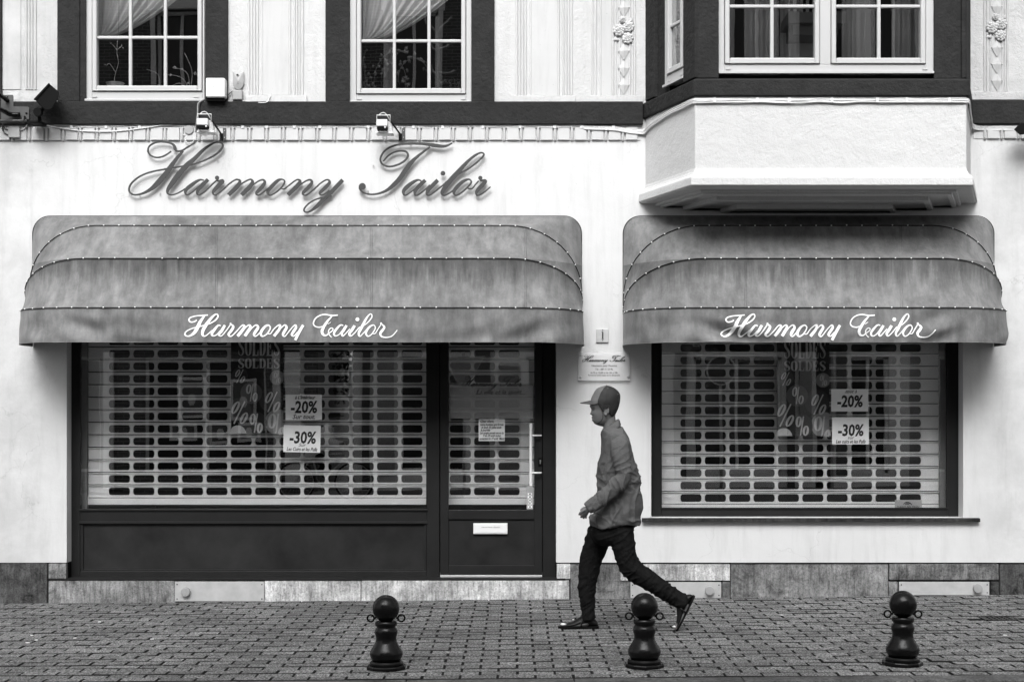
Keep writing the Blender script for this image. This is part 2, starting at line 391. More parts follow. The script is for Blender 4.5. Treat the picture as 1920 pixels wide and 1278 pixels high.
# ------------------------------------------------------------------ the two scripts written on the house, stroke by stroke
def Z4(p): return [(230+x/7.68, 255+y/7.68, w/7.68) for x, y, w in p]
def Z5(p): return [(450+x/7.68, 255+y/7.68, w/7.68) for x, y, w in p]
def Z6(p): return [(660+x/7.111, 255+y/7.111, w/7.111) for x, y, w in p]
def Z7(p): return [(330+x/7.68, 575+y/7.68, w/7.68) for x, y, w in p]
def Z8(p): return [(560+x/9.143, 575+y/9.143, w/9.143) for x, y, w in p]
SIGN = [   # one entry per letter: strokes and dots
 ([Z4([(700,222,24),(640,265,26),(570,300,28),(490,312,26),(410,285,28),(368,225,30),(383,155,28),(445,108,26),(530,86,26),(630,90,30),(700,110,32),(742,140,42),(755,180,56),(772,212,34),(810,222,26),(870,205,26),(950,155,28),(1052,94,20)]),
   Z4([(872,215,36),(800,300,52),(735,385,64),(680,465,80),(625,540,78),(550,630,85),(480,705,78),(415,762,60),(330,812,42),(240,842,30),(165,848,28),(108,815,30),(94,760,30),(128,685,30),(215,605,28),(330,546,28),(450,510,28),(590,484,28),(720,460,24),(850,440,26),(960,424,24),(1100,385,26),(1240,325,28),(1350,262,30),(1430,180,32),(1442,125,30),(1402,96,28),(1330,97,28),(1240,145,36),(1150,215,52),(1040,325,64),(940,410,78),(860,495,82),(780,592,88),(710,690,78),(655,770,54),(650,828,32),(700,850,24),(770,835,22),(860,790,22),(900,760,20)])], []),
 ([Z4([(1170,640,22),(1120,632,30),(1060,660,46),(985,715,60),(925,765,58),(903,810,42),(918,845,26),(955,842,22),(1010,805,20),(1080,745,20),(1130,700,20),(1160,665,18)]),
   Z4([(1232,628,56),(1165,695,60),(1090,780,54),(1075,838,30),(1115,847,24),(1200,790,24),(1290,700,24),(1352,645,22)])], []),
 ([Z4([(1362,605,30),(1366,640,36),(1395,650,40),(1440,652,66),(1390,705,66),(1320,785,56),(1303,830,32),(1340,850,24),(1420,800,24),(1520,705,24),(1600,645,24),(1655,625,26)])], [(230+1362/7.68, 255+605/7.68, 31/7.68)]),
 ([Z4([(1640,628,24),(1685,640,36),(1680,690,60),(1620,760,68),(1525,852,60)]), Z4([(1570,820,20),(1640,755,22),(1730,680,24),(1800,640,24),(1850,628,28),(1872,668,52),(1830,735,68),(1780,785,68),(1712,852,60)]),
   Z5([(60,812,20),(130,750,22),(210,690,24),(280,645,24),(335,634,32),(358,672,46),(310,745,62),(245,812,50),(242,845,28),(285,848,24),(370,785,24),(420,745,20)])], []),
 ([Z5([(640,640,24),(600,625,26),(545,645,50),(470,715,60),(405,795,55),(410,842,30),(450,852,24),(530,805,26),(605,735,28),(643,670,28),(638,640,24)]), Z5([(585,740,20),(608,762,22),(645,760,24),(700,718,24),(780,655,24)])], []),
 ([Z5([(780,655,24),(830,630,26),(866,655,50),(830,715,66),(770,775,66),(690,850,60)]), Z5([(740,815,20),(800,755,22),(880,695,24),(960,645,24),(1015,634,32),(1036,672,46),(985,745,62),(915,812,50),(912,846,28),(960,850,24),(1050,785,24),(1150,690,24)])], []),
 ([Z5([(1150,690,24),(1225,640,24),(1272,634,30),(1290,672,46),(1230,745,60),(1158,812,48),(1158,846,28),(1205,845,24),(1290,785,24)]),
   Z5([(1480,634,62),(1390,730,66),(1290,835,66),(1200,915,64),(1120,1000,60),(1045,1062,42),(980,1097,28),(933,1090,26),(926,1050,26),(985,980,26),(1080,920,24),(1200,887,24),(1325,864,20)])], []),
 ([Z6([(106,660,30),(108,710,30),(160,760,26),(260,780,26),(370,765,30),(470,722,45),(560,650,62),(640,565,68),(715,455,70),(785,362,64),(860,288,44),(950,215,32),(1040,148,26)]),
   Z6([(418,340,22),(480,270,26),(560,220,26),(650,200,26),(722,214,30),(747,262,32),(705,330,30),(610,385,28),(500,410,28),(412,382,28),(378,312,28),(420,220,28),(500,157,28),(620,117,30),(780,104,36),(950,108,40),(1100,128,54),(1220,140,42),(1290,122,28),(1338,95,16)])], [(660+140/7.111, 255+675/7.111, 46/7.111)]),
 ([Z6([(925,600,22),(880,588,30),(820,615,48),(745,670,60),(690,730,54),(692,782,30),(725,788,22),(790,745,20),(850,695,20),(900,645,20),(922,612,18)]), Z6([(978,590,52),(915,650,60),(850,722,54),(838,780,30),(880,788,24),(980,712,24),(1040,655,20)])], []),
 ([Z6([(1145,590,56),(1075,660,60),(1012,730,54),(998,780,30),(1040,788,24),(1120,732,24),(1220,652,24)])], [(660+1213/7.111, 255+500/7.111, 31/7.111)]),
 ([Z6([(1200,668,22),(1290,590,26),(1380,540,26),(1450,492,26),(1550,440,26),(1670,350,28),(1745,275,28),(1757,240,26),(1715,226,26),(1640,262,34),(1540,345,46),(1425,470,66),(1335,570,76),(1260,660,70),(1208,735,54),(1200,780,30),(1240,792,24),(1330,742,24),(1370,700,20)])], []),
 ([Z6([(1592,605,24),(1560,580,26),(1495,600,46),(1420,660,56),(1362,735,50),(1370,785,28),(1420,783,24),(1510,715,26),(1580,640,28),(1592,605,26)]), Z6([(1540,690,20),(1565,706,22),(1605,700,22),(1650,645,22),(1690,600,20)])], []),
 ([Z6([(1710,575,26),(1722,595,34),(1780,602,48),(1735,660,62),(1670,730,52),(1658,780,30),(1690,792,24),(1765,750,24),(1848,678,18)])], [(660+1711/7.111, 255+562/7.111, 28/7.111)]),
]
CANVAS = [
 ([Z7([(300,190,18),(270,213,22),(215,220,24),(188,190,24),(210,155,22),(290,132,20),(380,126,22),(460,118,22)]),
   Z7([(410,130,26),(355,210,50),(315,295,60),(270,370,56),(215,412,34),(165,423,24),(130,398,24),(155,352,22),(240,312,20),(370,278,20),(470,250,20),(560,200,24),(603,145,24),(592,108,20),(550,120,30),(485,190,46),(430,270,56),(390,350,52),(388,405,36),(422,424,20),(470,390,18),(525,340,18)])], []),
 ([Z7([(645,275,20),(610,268,26),(560,325,44),(522,385,44),(538,420,26),(585,405,18),(640,345,18)]), Z7([(705,265,40),(660,345,48),(620,400,36),(652,420,20),(700,375,18),(785,258,18)])], []),
 ([Z7([(787,248,18),(825,285,38),(795,345,46),(757,398,38),(795,424,20),(865,360,18),(930,285,18)])], [(330+787/7.68, 575+243/7.68, 14/7.68)]),
 ([Z7([(930,285,18),(965,262,24),(985,292,44),(940,360,50),(890,422,48)]), Z7([(925,385,14),(1000,300,18),(1050,262,24),(1072,292,44),(1040,352,50),(995,422,48)]), Z7([(1035,385,14),(1100,300,18),(1155,262,24),(1182,298,42),(1145,360,48),(1125,402,36),(1152,424,20),(1215,365,18)])], []),
 ([Z7([(1358,290,20),(1330,264,24),(1280,285,38),(1232,350,46),(1222,398,38),(1250,424,24),(1305,395,20),(1350,330,22),(1360,285,20)]), Z7([(1320,382,16),(1360,388,18),(1410,320,18),(1465,270,20)])], []),
 ([Z7([(1465,270,20),(1500,265,34),(1490,320,46),(1450,375,48),(1412,422,48)]), Z7([(1445,388,14),(1515,305,18),(1565,262,24),(1592,298,42),(1555,365,48),(1540,405,36),(1570,424,20),(1630,350,18)])], []),
 ([Z7([(1630,350,18),(1680,290,18),(1718,262,24),(1728,300,42),(1690,360,46),(1668,402,36),(1700,420,20),(1755,362,18)]), Z7([(1832,264,44),(1775,365,48),(1718,480,46)])], []),
 ([Z8([(410,335,22),(350,352,26),(280,332,26),(255,280,26),(290,200,26),(370,147,26),(460,134,30),(570,150,28),(672,144,26)]), Z8([(575,160,22),(505,235,42),(435,340,56),(402,420,58),(425,480,44),(475,490,28),(522,452,22),(585,405,20),(582,368,20),(545,370,20),(514,412,22),(522,470,20),(568,526,18)]), Z8([(555,262,10),(500,298,16)])], []),
 ([Z8([(765,320,22),(715,315,32),(650,380,46),(608,450,44),(628,500,26),(685,482,18),(740,420,18)]), Z8([(820,320,48),(775,395,54),(740,455,46),(762,502,26),(825,440,18),(880,378,18)])], []),
 ([Z8([(960,322,52),(912,400,56),(872,460,48),(893,502,28),(955,455,20),(1040,352,20)])], [(560+1008/9.143, 575+216/9.143, 33/9.143)]),
 ([Z8([(1040,352,20),(1110,325,20),(1185,268,22),(1248,192,24),(1256,142,22),(1225,124,22),(1172,180,36),(1122,270,50),(1072,370,54),(1030,455,46),(1052,506,26),(1110,452,20),(1165,390,20)])], []),
 ([Z8([(1310,335,22),(1280,312,24),(1222,340,38),(1172,400,46),(1155,458,42),(1188,506,26),(1250,472,22),(1308,385,22),(1312,335,20)]), Z8([(1262,456,16),(1310,458,18),(1360,382,18),(1410,305,18)])], []),
 ([Z8([(1413,290,20),(1468,345,42),(1435,405,50),(1400,455,46),(1422,508,30),(1500,525,24),(1580,510,24),(1640,462,22),(1692,398,18)])], [(560+1413/9.143, 575+285/9.143, 18/9.143)]),
]
def write(letters, T, th, m, parent, name='letter', dx=0.0, tp=0.0022, back=None, single=False, thin=1.0):
    mb = MB()
    for k, (sts, dots) in enumerate(letters):
        if not single: mb = MB()
        for j, s in enumerate(sts):
            stroke(mb, [(x+dx, y, w*thin) for x, y, w in s], T, th, 0.0006*j+0.0013*(k % 2)*(1 if tp > 0.001 else 0.25), 6, tp, back)
        for (x, y, r) in dots: disc(mb, x+dx, y, r, T, th, tp+0.002*min(1, tp/0.002))
        if not single: mb.build(name, m, parent)
    if single: return mb.build(name, m, parent)
# a small serif face (thick and thin strokes) for the sale posters; unit box 1 wide, 1 high, y down
def glyph(ch):
    t, h = 0.30, 0.07
    if ch == 'S': return [[(0.86,0.30,0.03),(0.86,0.10,0.10),(0.60,0.04,0.07),(0.35,0.06,0.12),(0.17,0.20,0.24),(0.28,0.38,0.30),(0.52,0.50,0.32),(0.76,0.64,0.30),(0.84,0.80,0.24),(0.66,0.94,0.13),(0.40,0.96,0.07),(0.16,0.88,0.10),(0.12,0.68,0.03)]]
    if ch == 'O': return [[(0.5,0.03,h),(0.26,0.10,0.18),(0.16,0.30,t),(0.14,0.5,t),(0.16,0.70,t),(0.26,0.90,0.18),(0.5,0.97,h),(0.74,0.90,0.18),(0.84,0.70,t),(0.86,0.5,t),(0.84,0.30,t),(0.74,0.10,0.18),(0.5,0.03,h)]]
    if ch == 'L': return [[(0.28,0.04,t),(0.28,0.5,t),(0.28,0.96,t)], [(0.06,0.03,h),(0.3,0.03,h),(0.52,0.03,h)], [(0.06,0.97,h),(0.5,0.97,h),(0.92,0.97,h)], [(0.90,0.98,0.08),(0.92,0.85,0.05),(0.94,0.68,0.03)]]
    if ch == 'D': return [[(0.24,0.04,t),(0.24,0.5,t),(0.24,0.96,t)], [(0.04,0.03,h),(0.3,0.03,h),(0.5,0.03,h+.02),(0.72,0.12,0.20),(0.84,0.34,t),(0.85,0.5,t),(0.84,0.66,t),(0.72,0.88,0.20),(0.5,0.97,h+.02),(0.3,0.97,h),(0.04,0.97,h)]]
    if ch == 'E': return [[(0.26,0.04,t),(0.26,0.5,t),(0.26,0.96,t)], [(0.04,0.03,h),(0.5,0.03,h),(0.86,0.03,h)], [(0.04,0.97,h),(0.5,0.97,h),(0.90,0.97,h)], [(0.3,0.5,h),(0.5,0.5,h),(0.66,0.5,h)], [(0.86,0.0,0.03),(0.85,0.15,0.05),(0.88,0.3,0.02)], [(0.90,1.0,0.06),(0.90,0.85,0.05),(0.94,0.68,0.02)], [(0.66,0.36,0.03),(0.65,0.5,0.05),(0.66,0.64,0.03)]]
    return []
def serif_word(mb, word, x, y, w, h, T, lift, clip_top=None):
    n = len(word); cw = w/n
    for i, ch in enumerate(word):
        for j, s in enumerate(glyph(ch)):
            pts = catmull(s, 5) if len(s) > 3 else s
            q = [(x+cw*(i+0.06+0.88*a), y+h*b, ww*cw*0.95 if ww > 0.12 or len(s) > 3 else ww*h*0.8) for a, b, ww in pts]
            if clip_top is not None:
                q = [(a, max(b, clip_top), c) for a, b, c in q]
            stroke(mb, q, T, 0.0004, lift+0.0003*j, 1, 0.0004)
def percent(mb, x, y, h, T, lift, slant=0.45, lw=1.2, heavy=1.0, clip=None):
    # italic per cent sign about (x, y), h tall
    def ring(cx, cy, rx, ry):
        p = []
        for k in range(15):
            a = 2*pi*k/14; xx = rx*cos(a); yy = ry*sin(a)
            q = [cx+xx-slant*(yy), cy+yy, lw+heavy*lw*abs(cos(a))**1.5]
            if clip: q[0] = min(max(q[0], clip[0]), clip[2]-.4); q[1] = min(max(q[1], clip[1]), clip[3]-.4)
            p.append(tuple(q))
        stroke(mb, p, T, 0.0004, lift, 2, 0.0005)
    ring(x-h*0.17, y-h*0.22, h*0.105, h*0.25); 
    ring(x+h*0.20, y+h*0.25, h*0.105, h*0.23)
    a = (x+slant*h*0.5+h*.02, y-h*0.5); b = (x-slant*h*0.5-h*0.02, y+h*0.5)
    q = [(a[0]+(b[0]-a[0])*t, a[1]+(b[1]-a[1])*t, lw*1.1) for t in (0, 0.33, 0.66, 1)]
    if clip: q = [(min(max(u, clip[0]), clip[2]), min(max(v, clip[1]), clip[3]), w) for u, v, w in q]
    stroke(mb, q, T, 0.0004, lift+0.0008, 2, 0.0004)
# ================================================================== THE HOUSE
house = thing('shop_building', (0, 0, 0), 'white rendered house front with dark beams and a projecting bay above two shop windows', 'building')
W0, W1, ZTOP = -7.6, 8.4, 8.6
def wall_sheet(mb, x0, x1, z0, z1, y0, y1, holes):
    xs = sorted({x0, x1}|{h[i] for h in holes for i in (0, 1)}); zs = sorted({z0, z1}|{h[i] for h in holes for i in (2, 3)})
    inside = lambda x, z: any(h[0] < x < h[1] and h[2] < z < h[3] for h in holes)
    for a, b in zip(xs, xs[1:]):
        for c, d in zip(zs, zs[1:]):
            if not inside((a+b)/2, (c+d)/2):
                mb.add([(a,y0,c),(b,y0,c),(b,y0,d),(a,y0,d)], [(0,1,2,3)]); mb.add([(a,y1,c),(b,y1,c),(b,y1,d),(a,y1,d)], [(3,2,1,0)])
    for (a, b, c, d) in holes:
        if c > z0+1e-6: mb.add([(a,y0,c),(b,y0,c),(b,y1,c),(a,y1,c)], [(3,2,1,0)])
        mb.add([(a,y0,d),(b,y0,d),(b,y1,d),(a,y1,d)], [(0,1,2,3)])
        mb.add([(a,y0,c),(a,y1,c),(a,y1,d),(a,y0,d)], [(3,2,1,0)]); mb.add([(b,y0,c),(b,y1,c),(b,y1,d),(b,y0,d)], [(0,1,2,3)])
    mb.add([(x0,y0,z1),(x1,y0,z1),(x1,y1,z1),(x0,y1,z1)], [(0,1,2,3)])
ZPL = pz(1054)                       # top of the stone plinth
ZBEAM0, ZBEAM1 = pz(233), pz(190)
LX0, LX1 = px(125), px(1043); RX0, RX1 = px(1221), px(1806)       # the two shop openings
ZSH = pz(560)                        # head of the openings, behind the awnings
mb = MB(); wall_sheet(mb, W0, W1, ZPL, ZBEAM0+0.05, 0.0, 0.36, [(LX0, LX1, ZPL, ZSH), (RX0, RX1, pz(970), ZSH)])
lower_wall = mb.build('lower_wall', M['wall'], house)
w1 = (px(160), px(384), ZBEAM1-0.1, 6.6); w2 = (px(655), px(885), ZBEAM1-0.1, 6.6)
mb = MB(); wall_sheet(mb, W0, W1, ZBEAM0+0.05, ZTOP, 0.001, 0.361, [(w1[0], w1[1], pz(192), 6.6), (w2[0], w2[1], pz(192), 6.6), (1.25, 3.78, 4.0, 6.9)])
upper_wall = mb.build('upper_wall', M['rough'], house)
# beams and posts painted dark
def part_box(name, m, xa, xb, ya, yb, Y0, Y1, parent=house, bevel=0.004):
    return MB().pbox(xa, xb, ya, yb, Y0, Y1).build(name, m, parent, bevel=bevel)
BY = -0.045
part_box('beam', M['beam'], -700, 1206, 190, 233, BY, 0.0, bevel=0.008)
part_box('beam', M['beam'], 1823, 2760, 187, 232, BY, 0.0, bevel=0.008)
for a, b, c in ((107, 149, 0), (384, 427, 0), (610, 655, 0), (884, 927, 0), (-60, 3, 0)):
    part_box('post', M['beam'], a, b, -640, 190.5, -0.026, 0.0, bevel=0.006)
part_box('post', M['beam'], 149.3, 161, -640, 190.5, -0.012, 0.0, bevel=0.003)
part_box('lintel', M['beam'], 149, 427, -700, -641, -0.03, 0.0); part_box('lintel', M['beam'], 610, 927, -700, -641, -0.03, 0.0)
# frieze of little blocks and ribs under the beam
mb = MB(); mb.pbox(-700, 1201, 234, 263, -0.006, 0.0); mb.build('frieze_band', M['mould'], house)
mb = MB(); mb.pbox(1825, 2760, 234, 260, -0.006, 0.0); mb.build('frieze_band', M['mould'], house)
def frieze(xs, yb):
    blk = rib = None
    for x in xs:
        if blk is None:
            Yb = -0.020
            m1 = MB(); m1.box(px(x+5, Yb), px(x+26.8, Yb), Yb, -0.0065, pz(yb, Yb), pz(238.5, Yb)); blk = m1.build('frieze_block', M['mould'], house, bevel=0.003)
            m2 = MB(); r = 0.0125; c = px(x, -0.016); z0 = pz(yb+1.5, -.016); pts = []
            for i in range(9):
                a = pi*i/8; pts.append((c-r*cos(a), -0.0065-0.0185*sin(a)))
            rings = []
            for zz, k in ((pz(239, -.016), 1.0), (z0+0.012, 1.0), (z0+0.003, 0.8), (z0-0.003, 0.35)):
                rings.append([Vector((c+(u-c)*(0.6+0.4*k), -0.0065+(v+0.0065)*k, zz)) for u, v in pts])
            m2.loft(rings); rib = m2.build('frieze_rib', M['mould'], house, smooth=True, angle=40)
            x00 = x
        else:
            dx = (x-x00)/S(-0.016); jit = random.uniform(-.0015, .0015)
            share(blk, (dx+jit, random.uniform(-.002, .001), random.uniform(-.0015, .0015)), house); share(rib, (dx, 0, 0), house)
frieze([23.2+31.8*k for k in range(-3, 37)], 262.5)
frieze([1847+31.6*k for k in range(0, 6)], 259.5)
# narrow pilasters of vertical reeds with base blocks
def pilaster(edges, flat=None, y1=178, base=None, yb=192, ys=-420):
    for e in edges:
        m1 = MB(); w = 2.1/S(0)
        c = px(e, -.006); pts = [(c-w*cos(pi*i/6), -0.010*sin(pi*i/6)) for i in range(7)]
        m1.loft([[Vector((u, v, z)) for u, v in pts] for z in (pz(y1), pz(ys))])
        m1.build('moulding', M['mould'], house, smooth=True, angle=50)
    if flat: MB().pbox(flat[0], flat[1], ys, y1, -0.005, 0.0).build('pilaster_face', M['mould'], house, bevel=0.002)
    if base: MB().pbox(base[0], base[1], y1, yb, -0.020, 0.0).build('pilaster_base', M['rough'], house, bevel=0.004)
pilaster([49, 54.5, 60, 66.5], None, 168)
MB().pbox(4, 39, -420, 168, -0.005, 0.0).build('pilaster_face', M['mould'], house, bevel=0.002)
pilaster([466.5, 472, 477.5, 483, 491.5], (492.5, 541.5), 178, (460, 575), 191.5)
pilaster([543.5, 552, 556.5, 561, 567.5], None, 178)
pilaster([969, 974.5, 980, 985.5, 995.5], (997, 1045.5), 179, (964, 1079), 192.5)
pilaster([1047.5, 1056, 1061.5, 1066.5, 1072], None, 179)
pilaster([1110.5, 1117, 1126.5], (1128, 1147), 179, (1106, 1206), 193)
pilaster([1149.5, 1155, 1162, 1181, 1186.5, 1190.5], (1164, 1179), 179)
pilaster([1846.5, 1851.5, 1858, 1880, 1885, 1889.5], (1860, 1878), 172, (1818, 1918), 187)
# plaster flowers and diamonds
def ornament(x, ys, yf):
    o = MB(); o.pbox(x-11, x+11, -300, -299, -0.006, -0.004)
    root = o.build('ornament_strip', M['mould'], house)
    prev = None
    for y in ys:
        m1 = MB(); c = P(x, y, -0.008)
        w, h = 9.5/S(0), 17/S(0)
        m1.add([c+Vector((-w, 0, 0)), c+Vector((0, 0, -h)), c+Vector((w, 0, 0)), c+Vector((0, 0, h*0.95)), c+Vector((0, -0.016, 0)), c+Vector((0, 0.004, 0))],
               [(0,1,4),(1,2,4),(2,3,4),(3,0,4),(1,0,5),(2,1,5),(3,2,5),(0,3,5)])
        m1.ball(c+Vector((-w, -0.004, 0.002)), 0.0075, 8, 6); m1.ball(c+Vector((w, -0.004, 0.002)), 0.0075, 8, 6)
        m1.tube([c+Vector((-w, -.004, 0)), c+Vector((0, -.004, -h))], 0.0028, 6); m1.tube([c+Vector((w, -.004, 0)), c+Vector((0, -.004, -h))], 0.0028, 6)
        m1.box(c.x-.006, c.x+.006, -.018, -.006, c.z+h*0.93, c.z+h*1.1)
        m1.build('diamond', M['mould'], house)
    m1 = MB()
    def flower(cx, cy, r):
        c = P(cx, cy, -0.016); R = r/S(0)
        for ring, (rr, n, d, br) in enumerate(((0.72, 9, 0.0, 0.34), (0.40, 7, -0.008, 0.24))):
            for k in range(n):
                a = 2*pi*k/n+ring*.3; m1.ball(c+Vector((R*rr*cos(a), d-0.004*(k % 2), R*rr*sin(a))), R*br, 8, 6, 1, 0.7, 1)
        m1.torus(c+Vector((0, -0.016, 0)), R*.17, R*.06, 'y', 10, 6); m1.ball(c+Vector((0, -.014, 0)), R*.1, 8, 6)
    flower(x-9, yf, 11); flower(x+9, yf-7, 10.5); flower(x+7, yf+15, 10.5)
    flower(x-2, yf-20, 6.5)
    m1.ball(P(x-14, yf+17, -.014), 0.02, 6, 4, 1.3, .5, .7); m1.ball(P(x+14, yf-20, -.014), 0.018, 6, 4, .8, .5, 1.1)
    m1.build('flower_cluster', M['mould'], house, smooth=True, angle=60)
ornament(1169.5, [15, 96, 128, 160], 57); ornament(1869, [13, 90, 121, 152], 52)
# ------------------------------------------------------------------ plinth stones
def stoneblk(xa, xb, ya, yb, m, Y=0.012, y1=0.25, dep=0.0, bev=0.007, slope=True):
    mb = MB(); g = 0.0025
    mb.box(px(xa, Y)+g, px(xb, Y)-g, Y, y1, (pz(yb, Y) if yb < 1100 else gz(px((xa+xb)/2))-0.06)+g, pz(ya, Y)-g)
    return mb.build('plinth_stone', M[m], house, bevel=bev)
stoneblk(-420, -160, 1054, 1128, 'stone_mid', 0.004); stoneblk(-160, 89, 1054, 1128, 'stone_dark', 0.004)
stoneblk(90, 124.6, 1054.5, 1085, 'stone_mid', 0.006)
stoneblk(90, 330, 1087, 1128, 'stone_mid', 0.000); stoneblk(330, 494, 1087, 1128, 'stone_mid', 0.02)
stoneblk(495, 677, 1087, 1127, 'stone_light', 0.002); stoneblk(677, 1068, 1087, 1124, 'stone_light', -0.004)
stoneblk(1043.5, 1070, 1055.5, 1085.5, 'stone_light', 0.008); stoneblk(1069, 1182, 1056, 1123, 'stone_mid', 0.014)
stoneblk(1163, 1369.5, 1056.5, 1088.5, 'stone_light', 0.006, 0.013); stoneblk(1182, 1354, 1089, 1121, 'stone_mid', 0.03)
stoneblk(1369.5, 1666, 1056, 1120, 'stone_mid', 0.016, bev=0.006); stoneblk(1354, 1369.5, 1089, 1120, 'stone_mid', 0.017); stoneblk(1182, 1369, 1056, 1088, 'stone_mid', 0.016)
stoneblk(1666, 1684, 1089, 1118, 'stone_mid', 0.018); stoneblk(1667, 1873.5, 1056, 1087.5, 'stone_mid', 0.006); stoneblk(1684, 1856, 1089, 1116, 'stone_mid', 0.03)
stoneblk(1874, 2180, 1056, 1114, 'stone_dark', 0.012); stoneblk(1857, 1874, 1089, 1114, 'stone_dark', 0.013); stoneblk(2180, 2700, 1056, 1114, 'stone_mid', 0.01)
mb = MB(); mb.box(W0, LX0, 0.05, 0.34, -0.3, ZPL-0.004); mb.box(LX0, LX1, 0.05, 0.34, -0.3, pz(1090)); mb.box(LX1, W1, 0.05, 0.34, -0.3, ZPL-0.004)
mb.build('foundation', M['black'], house)
# vent plates screwed over the cellar openings
def vent_plate(xa, xb, ya, yb, kx, ky, m='zinc'):
    Y = -0.008; mb = MB(); mb.box(px(xa, Y), px(xb, Y), Y, Y+0.005, pz(yb, Y), pz(ya, Y)); o = mb.build('vent_plate', M[m], house, bevel=0.001)
    for x in (xa+4, xb-4):
        for y in (ya+5.5, yb-4.5):
            MB().ball(P(x, y, Y-0.001), 0.0055, 8, 6, 1, .6, 1).build('screw', M['cast'], o, smooth=True)
    if kx:
        k = MB(); k.lathe([(0.001, 0), (0.033, 0), (0.038, 0.006), (0.038, 0.030), (0.036, 0.033), (0.028, 0.034), (0.001, 0.034)], P(kx, ky, Y), 24, 'y'); k.build('vent_cap', M['grey_plastic'], o, smooth=True, angle=35)
vent_plate(328, 495, 1089.5, 1126.5, 349, 1108.5); vent_plate(1182, 1352, 1090.5, 1120, 1330, 1106); vent_plate(1686, 1855, 1090, 1115, 1832, 1102)
# ------------------------------------------------------------------ generic casement window in a local frame T(u, n, z), n outwards
def plainT(Y):
    return lambda u, n, z: (u, Y-n, z)
def casement_window(T, u0, u1, z0, z1, sashes, zmunt, vm, name='window', sill=True):
    """sashes: list of (ua, ub) glass extents; z0 = bottom of frame, glass bottom zmunt[0]"""
    fz = 0.082; zg = zmunt[0]; f = MB()
    f.box(u0, sashes[0][0]-0.042, -0.03, 0.05, z0, z1, T); f.box(sashes[-1][1]+0.042, u1, -0.03, 0.05, z0, z1, T)
    f.box(sashes[0][0]-0.042, sashes[-1][1]+0.042, -0.03, 0.05, z0, zg-0.052, T); f.box(sashes[0][0]-0.042, sashes[-1][1]+0.042, -0.03, 0.05, zmunt[-1]+.05, z1, T)
    for a, b in zip(sashes, sashes[1:]): f.box(a[1]+0.042, b[0]-0.042, -0.03, 0.05, zg-0.052, zmunt[-1]+.05, T)
    fo = f.build(name, M['pvc'], house, bevel=0.004)
    if sill:
        s = MB(); s.box(u0+0.002, u1-0.002, 0.051, 0.075, z0-0.012, z0+0.008, T); s.build('sill', M['pvc'], fo, bevel=0.003)
        for u in (u0+0.06, u1-0.09):
            MB().box(u, u+0.04, 0.0505, 0.058, z0+0.022, z0+0.034, T).build('drain_cap', M['pvc_dirty'], fo, bevel=0.002)
    for i, (a, b) in enumerate(sashes):
        s = MB(); e = 0.038; d0, d1 = -0.02, 0.062
        s.box(a-e, a, d0, d1, zg-0.046, zmunt[-1]+0.045, T); s.box(b, b+e, d0, d1, zg-0.046, zmunt[-1]+0.045, T)
        s.box(a, b, d0, d1, zg-0.046, zg, T); s.box(a, b, d0, d1, zmunt[-1], zmunt[-1]+.045, T)
        s.build('sash', M['pvc'], fo, bevel=0.009, seg=3)
        MB().box(a-e+.004, b+e-.004, 0.0625, 0.0665, zg-0.044, zg-0.036, T).build('drip_rail', M['pvc'], fo, bevel=0.001)
        us = [a]+[u for u in vm if a < u < b]+[b]
        for u in us[1:-1]:
            MB().box(u-0.0135, u+0.0135, 0.012, 0.045, zg, zmunt[-1], T).build('muntin', M['pvc'], fo, bevel=0.006)
        for z in zmunt[1:-1]:
            MB().box(a, b, 0.014, 0.043, z-0.0125, z+0.0125, T).build('muntin', M['pvc'], fo, bevel=0.006)
        for c, d in zip(us, us[1:]):
            for z, zz in zip(zmunt, zmunt[1:]):
                MB().box(c+0.001, d-0.001, 0.020, 0.026, z+0.001, zz-0.001, T).build('pane', M['glass'], fo)
    return fo
YW = 0.06
TW = plainT(YW)
def wpx(x): return px(x, YW-0.03)
def wpz(y): return pz(y, YW-0.03)
casement_window(TW, wpx(161), wpx(384), wpz(189), 6.6, [(wpx(183), wpx(371.5))], [wpz(162), wpz(71), wpz(-20), wpz(-111), wpz(-202), 6.45], [wpx(245), wpx(310.5)])
casement_window(TW, wpx(656.5), wpx(884), wpz(193), 6.6, [(wpx(677.5), wpx(865))], [wpz(167), wpz(77.5), wpz(-12), wpz(-101), wpz(-190), 6.45], [wpx(739.5), wpx(804.5)])
# ------------------------------------------------------------------ the bay
BC, HWW, HWF, BD = 2.5155, 1.383, 1.071, 0.864
def bay_outline(o, back=0.0):
    a = math.atan2(HWW-HWF, BD); s = 1/cos(a); t = math.tan((pi/2-a)/2)
    xw = HWW+o*s; xf = HWF+o*t+0.0
    return [Vector((BC-xw, 0.0, 0)), Vector((BC-xf, -BD-o, 0)), Vector((BC+xf, -BD-o, 0)), Vector((BC+xw, 0.0, 0))]
def bay_ring(o, z): return [p+Vector((0, 0, z)) for p in bay_outline(o)]
mb = MB(); mb.loft([bay_ring(o, z) for o, z in ((0, pz(181, -BD)), (0, 3.55), (0.001, 3.515), (0.008, 3.49), (0.022, 3.465), (0.040, 3.448), (0.050, 3.438), (0.052, 3.425), (0.054, 3.372))], cap0=True, cap1=True)
mb.build('bay_base', M['bay'], house, bevel=0.006)
mb = MB()
mb.loft([bay_ring(o, z) for o, z in ((0.044, 3.3718), (0.036, 3.362), (-0.075, 3.358), (-0.078, 3.340), (-0.100, 3.338), (-0.103, 3.345), (-0.112, 3.345), (-0.115, 3.326), (-0.150, 3.324), (-0.153, 3.345), (-0.30, 3.338), (-0.303, 3.304), (-0.345, 3.300), (-0.35, 3.322), (-0.60, 3.318), (-0.603, 3.280), (-0.64, 3.278), (-0.645, 3.295), (-0.70, 3.295))][::-1])
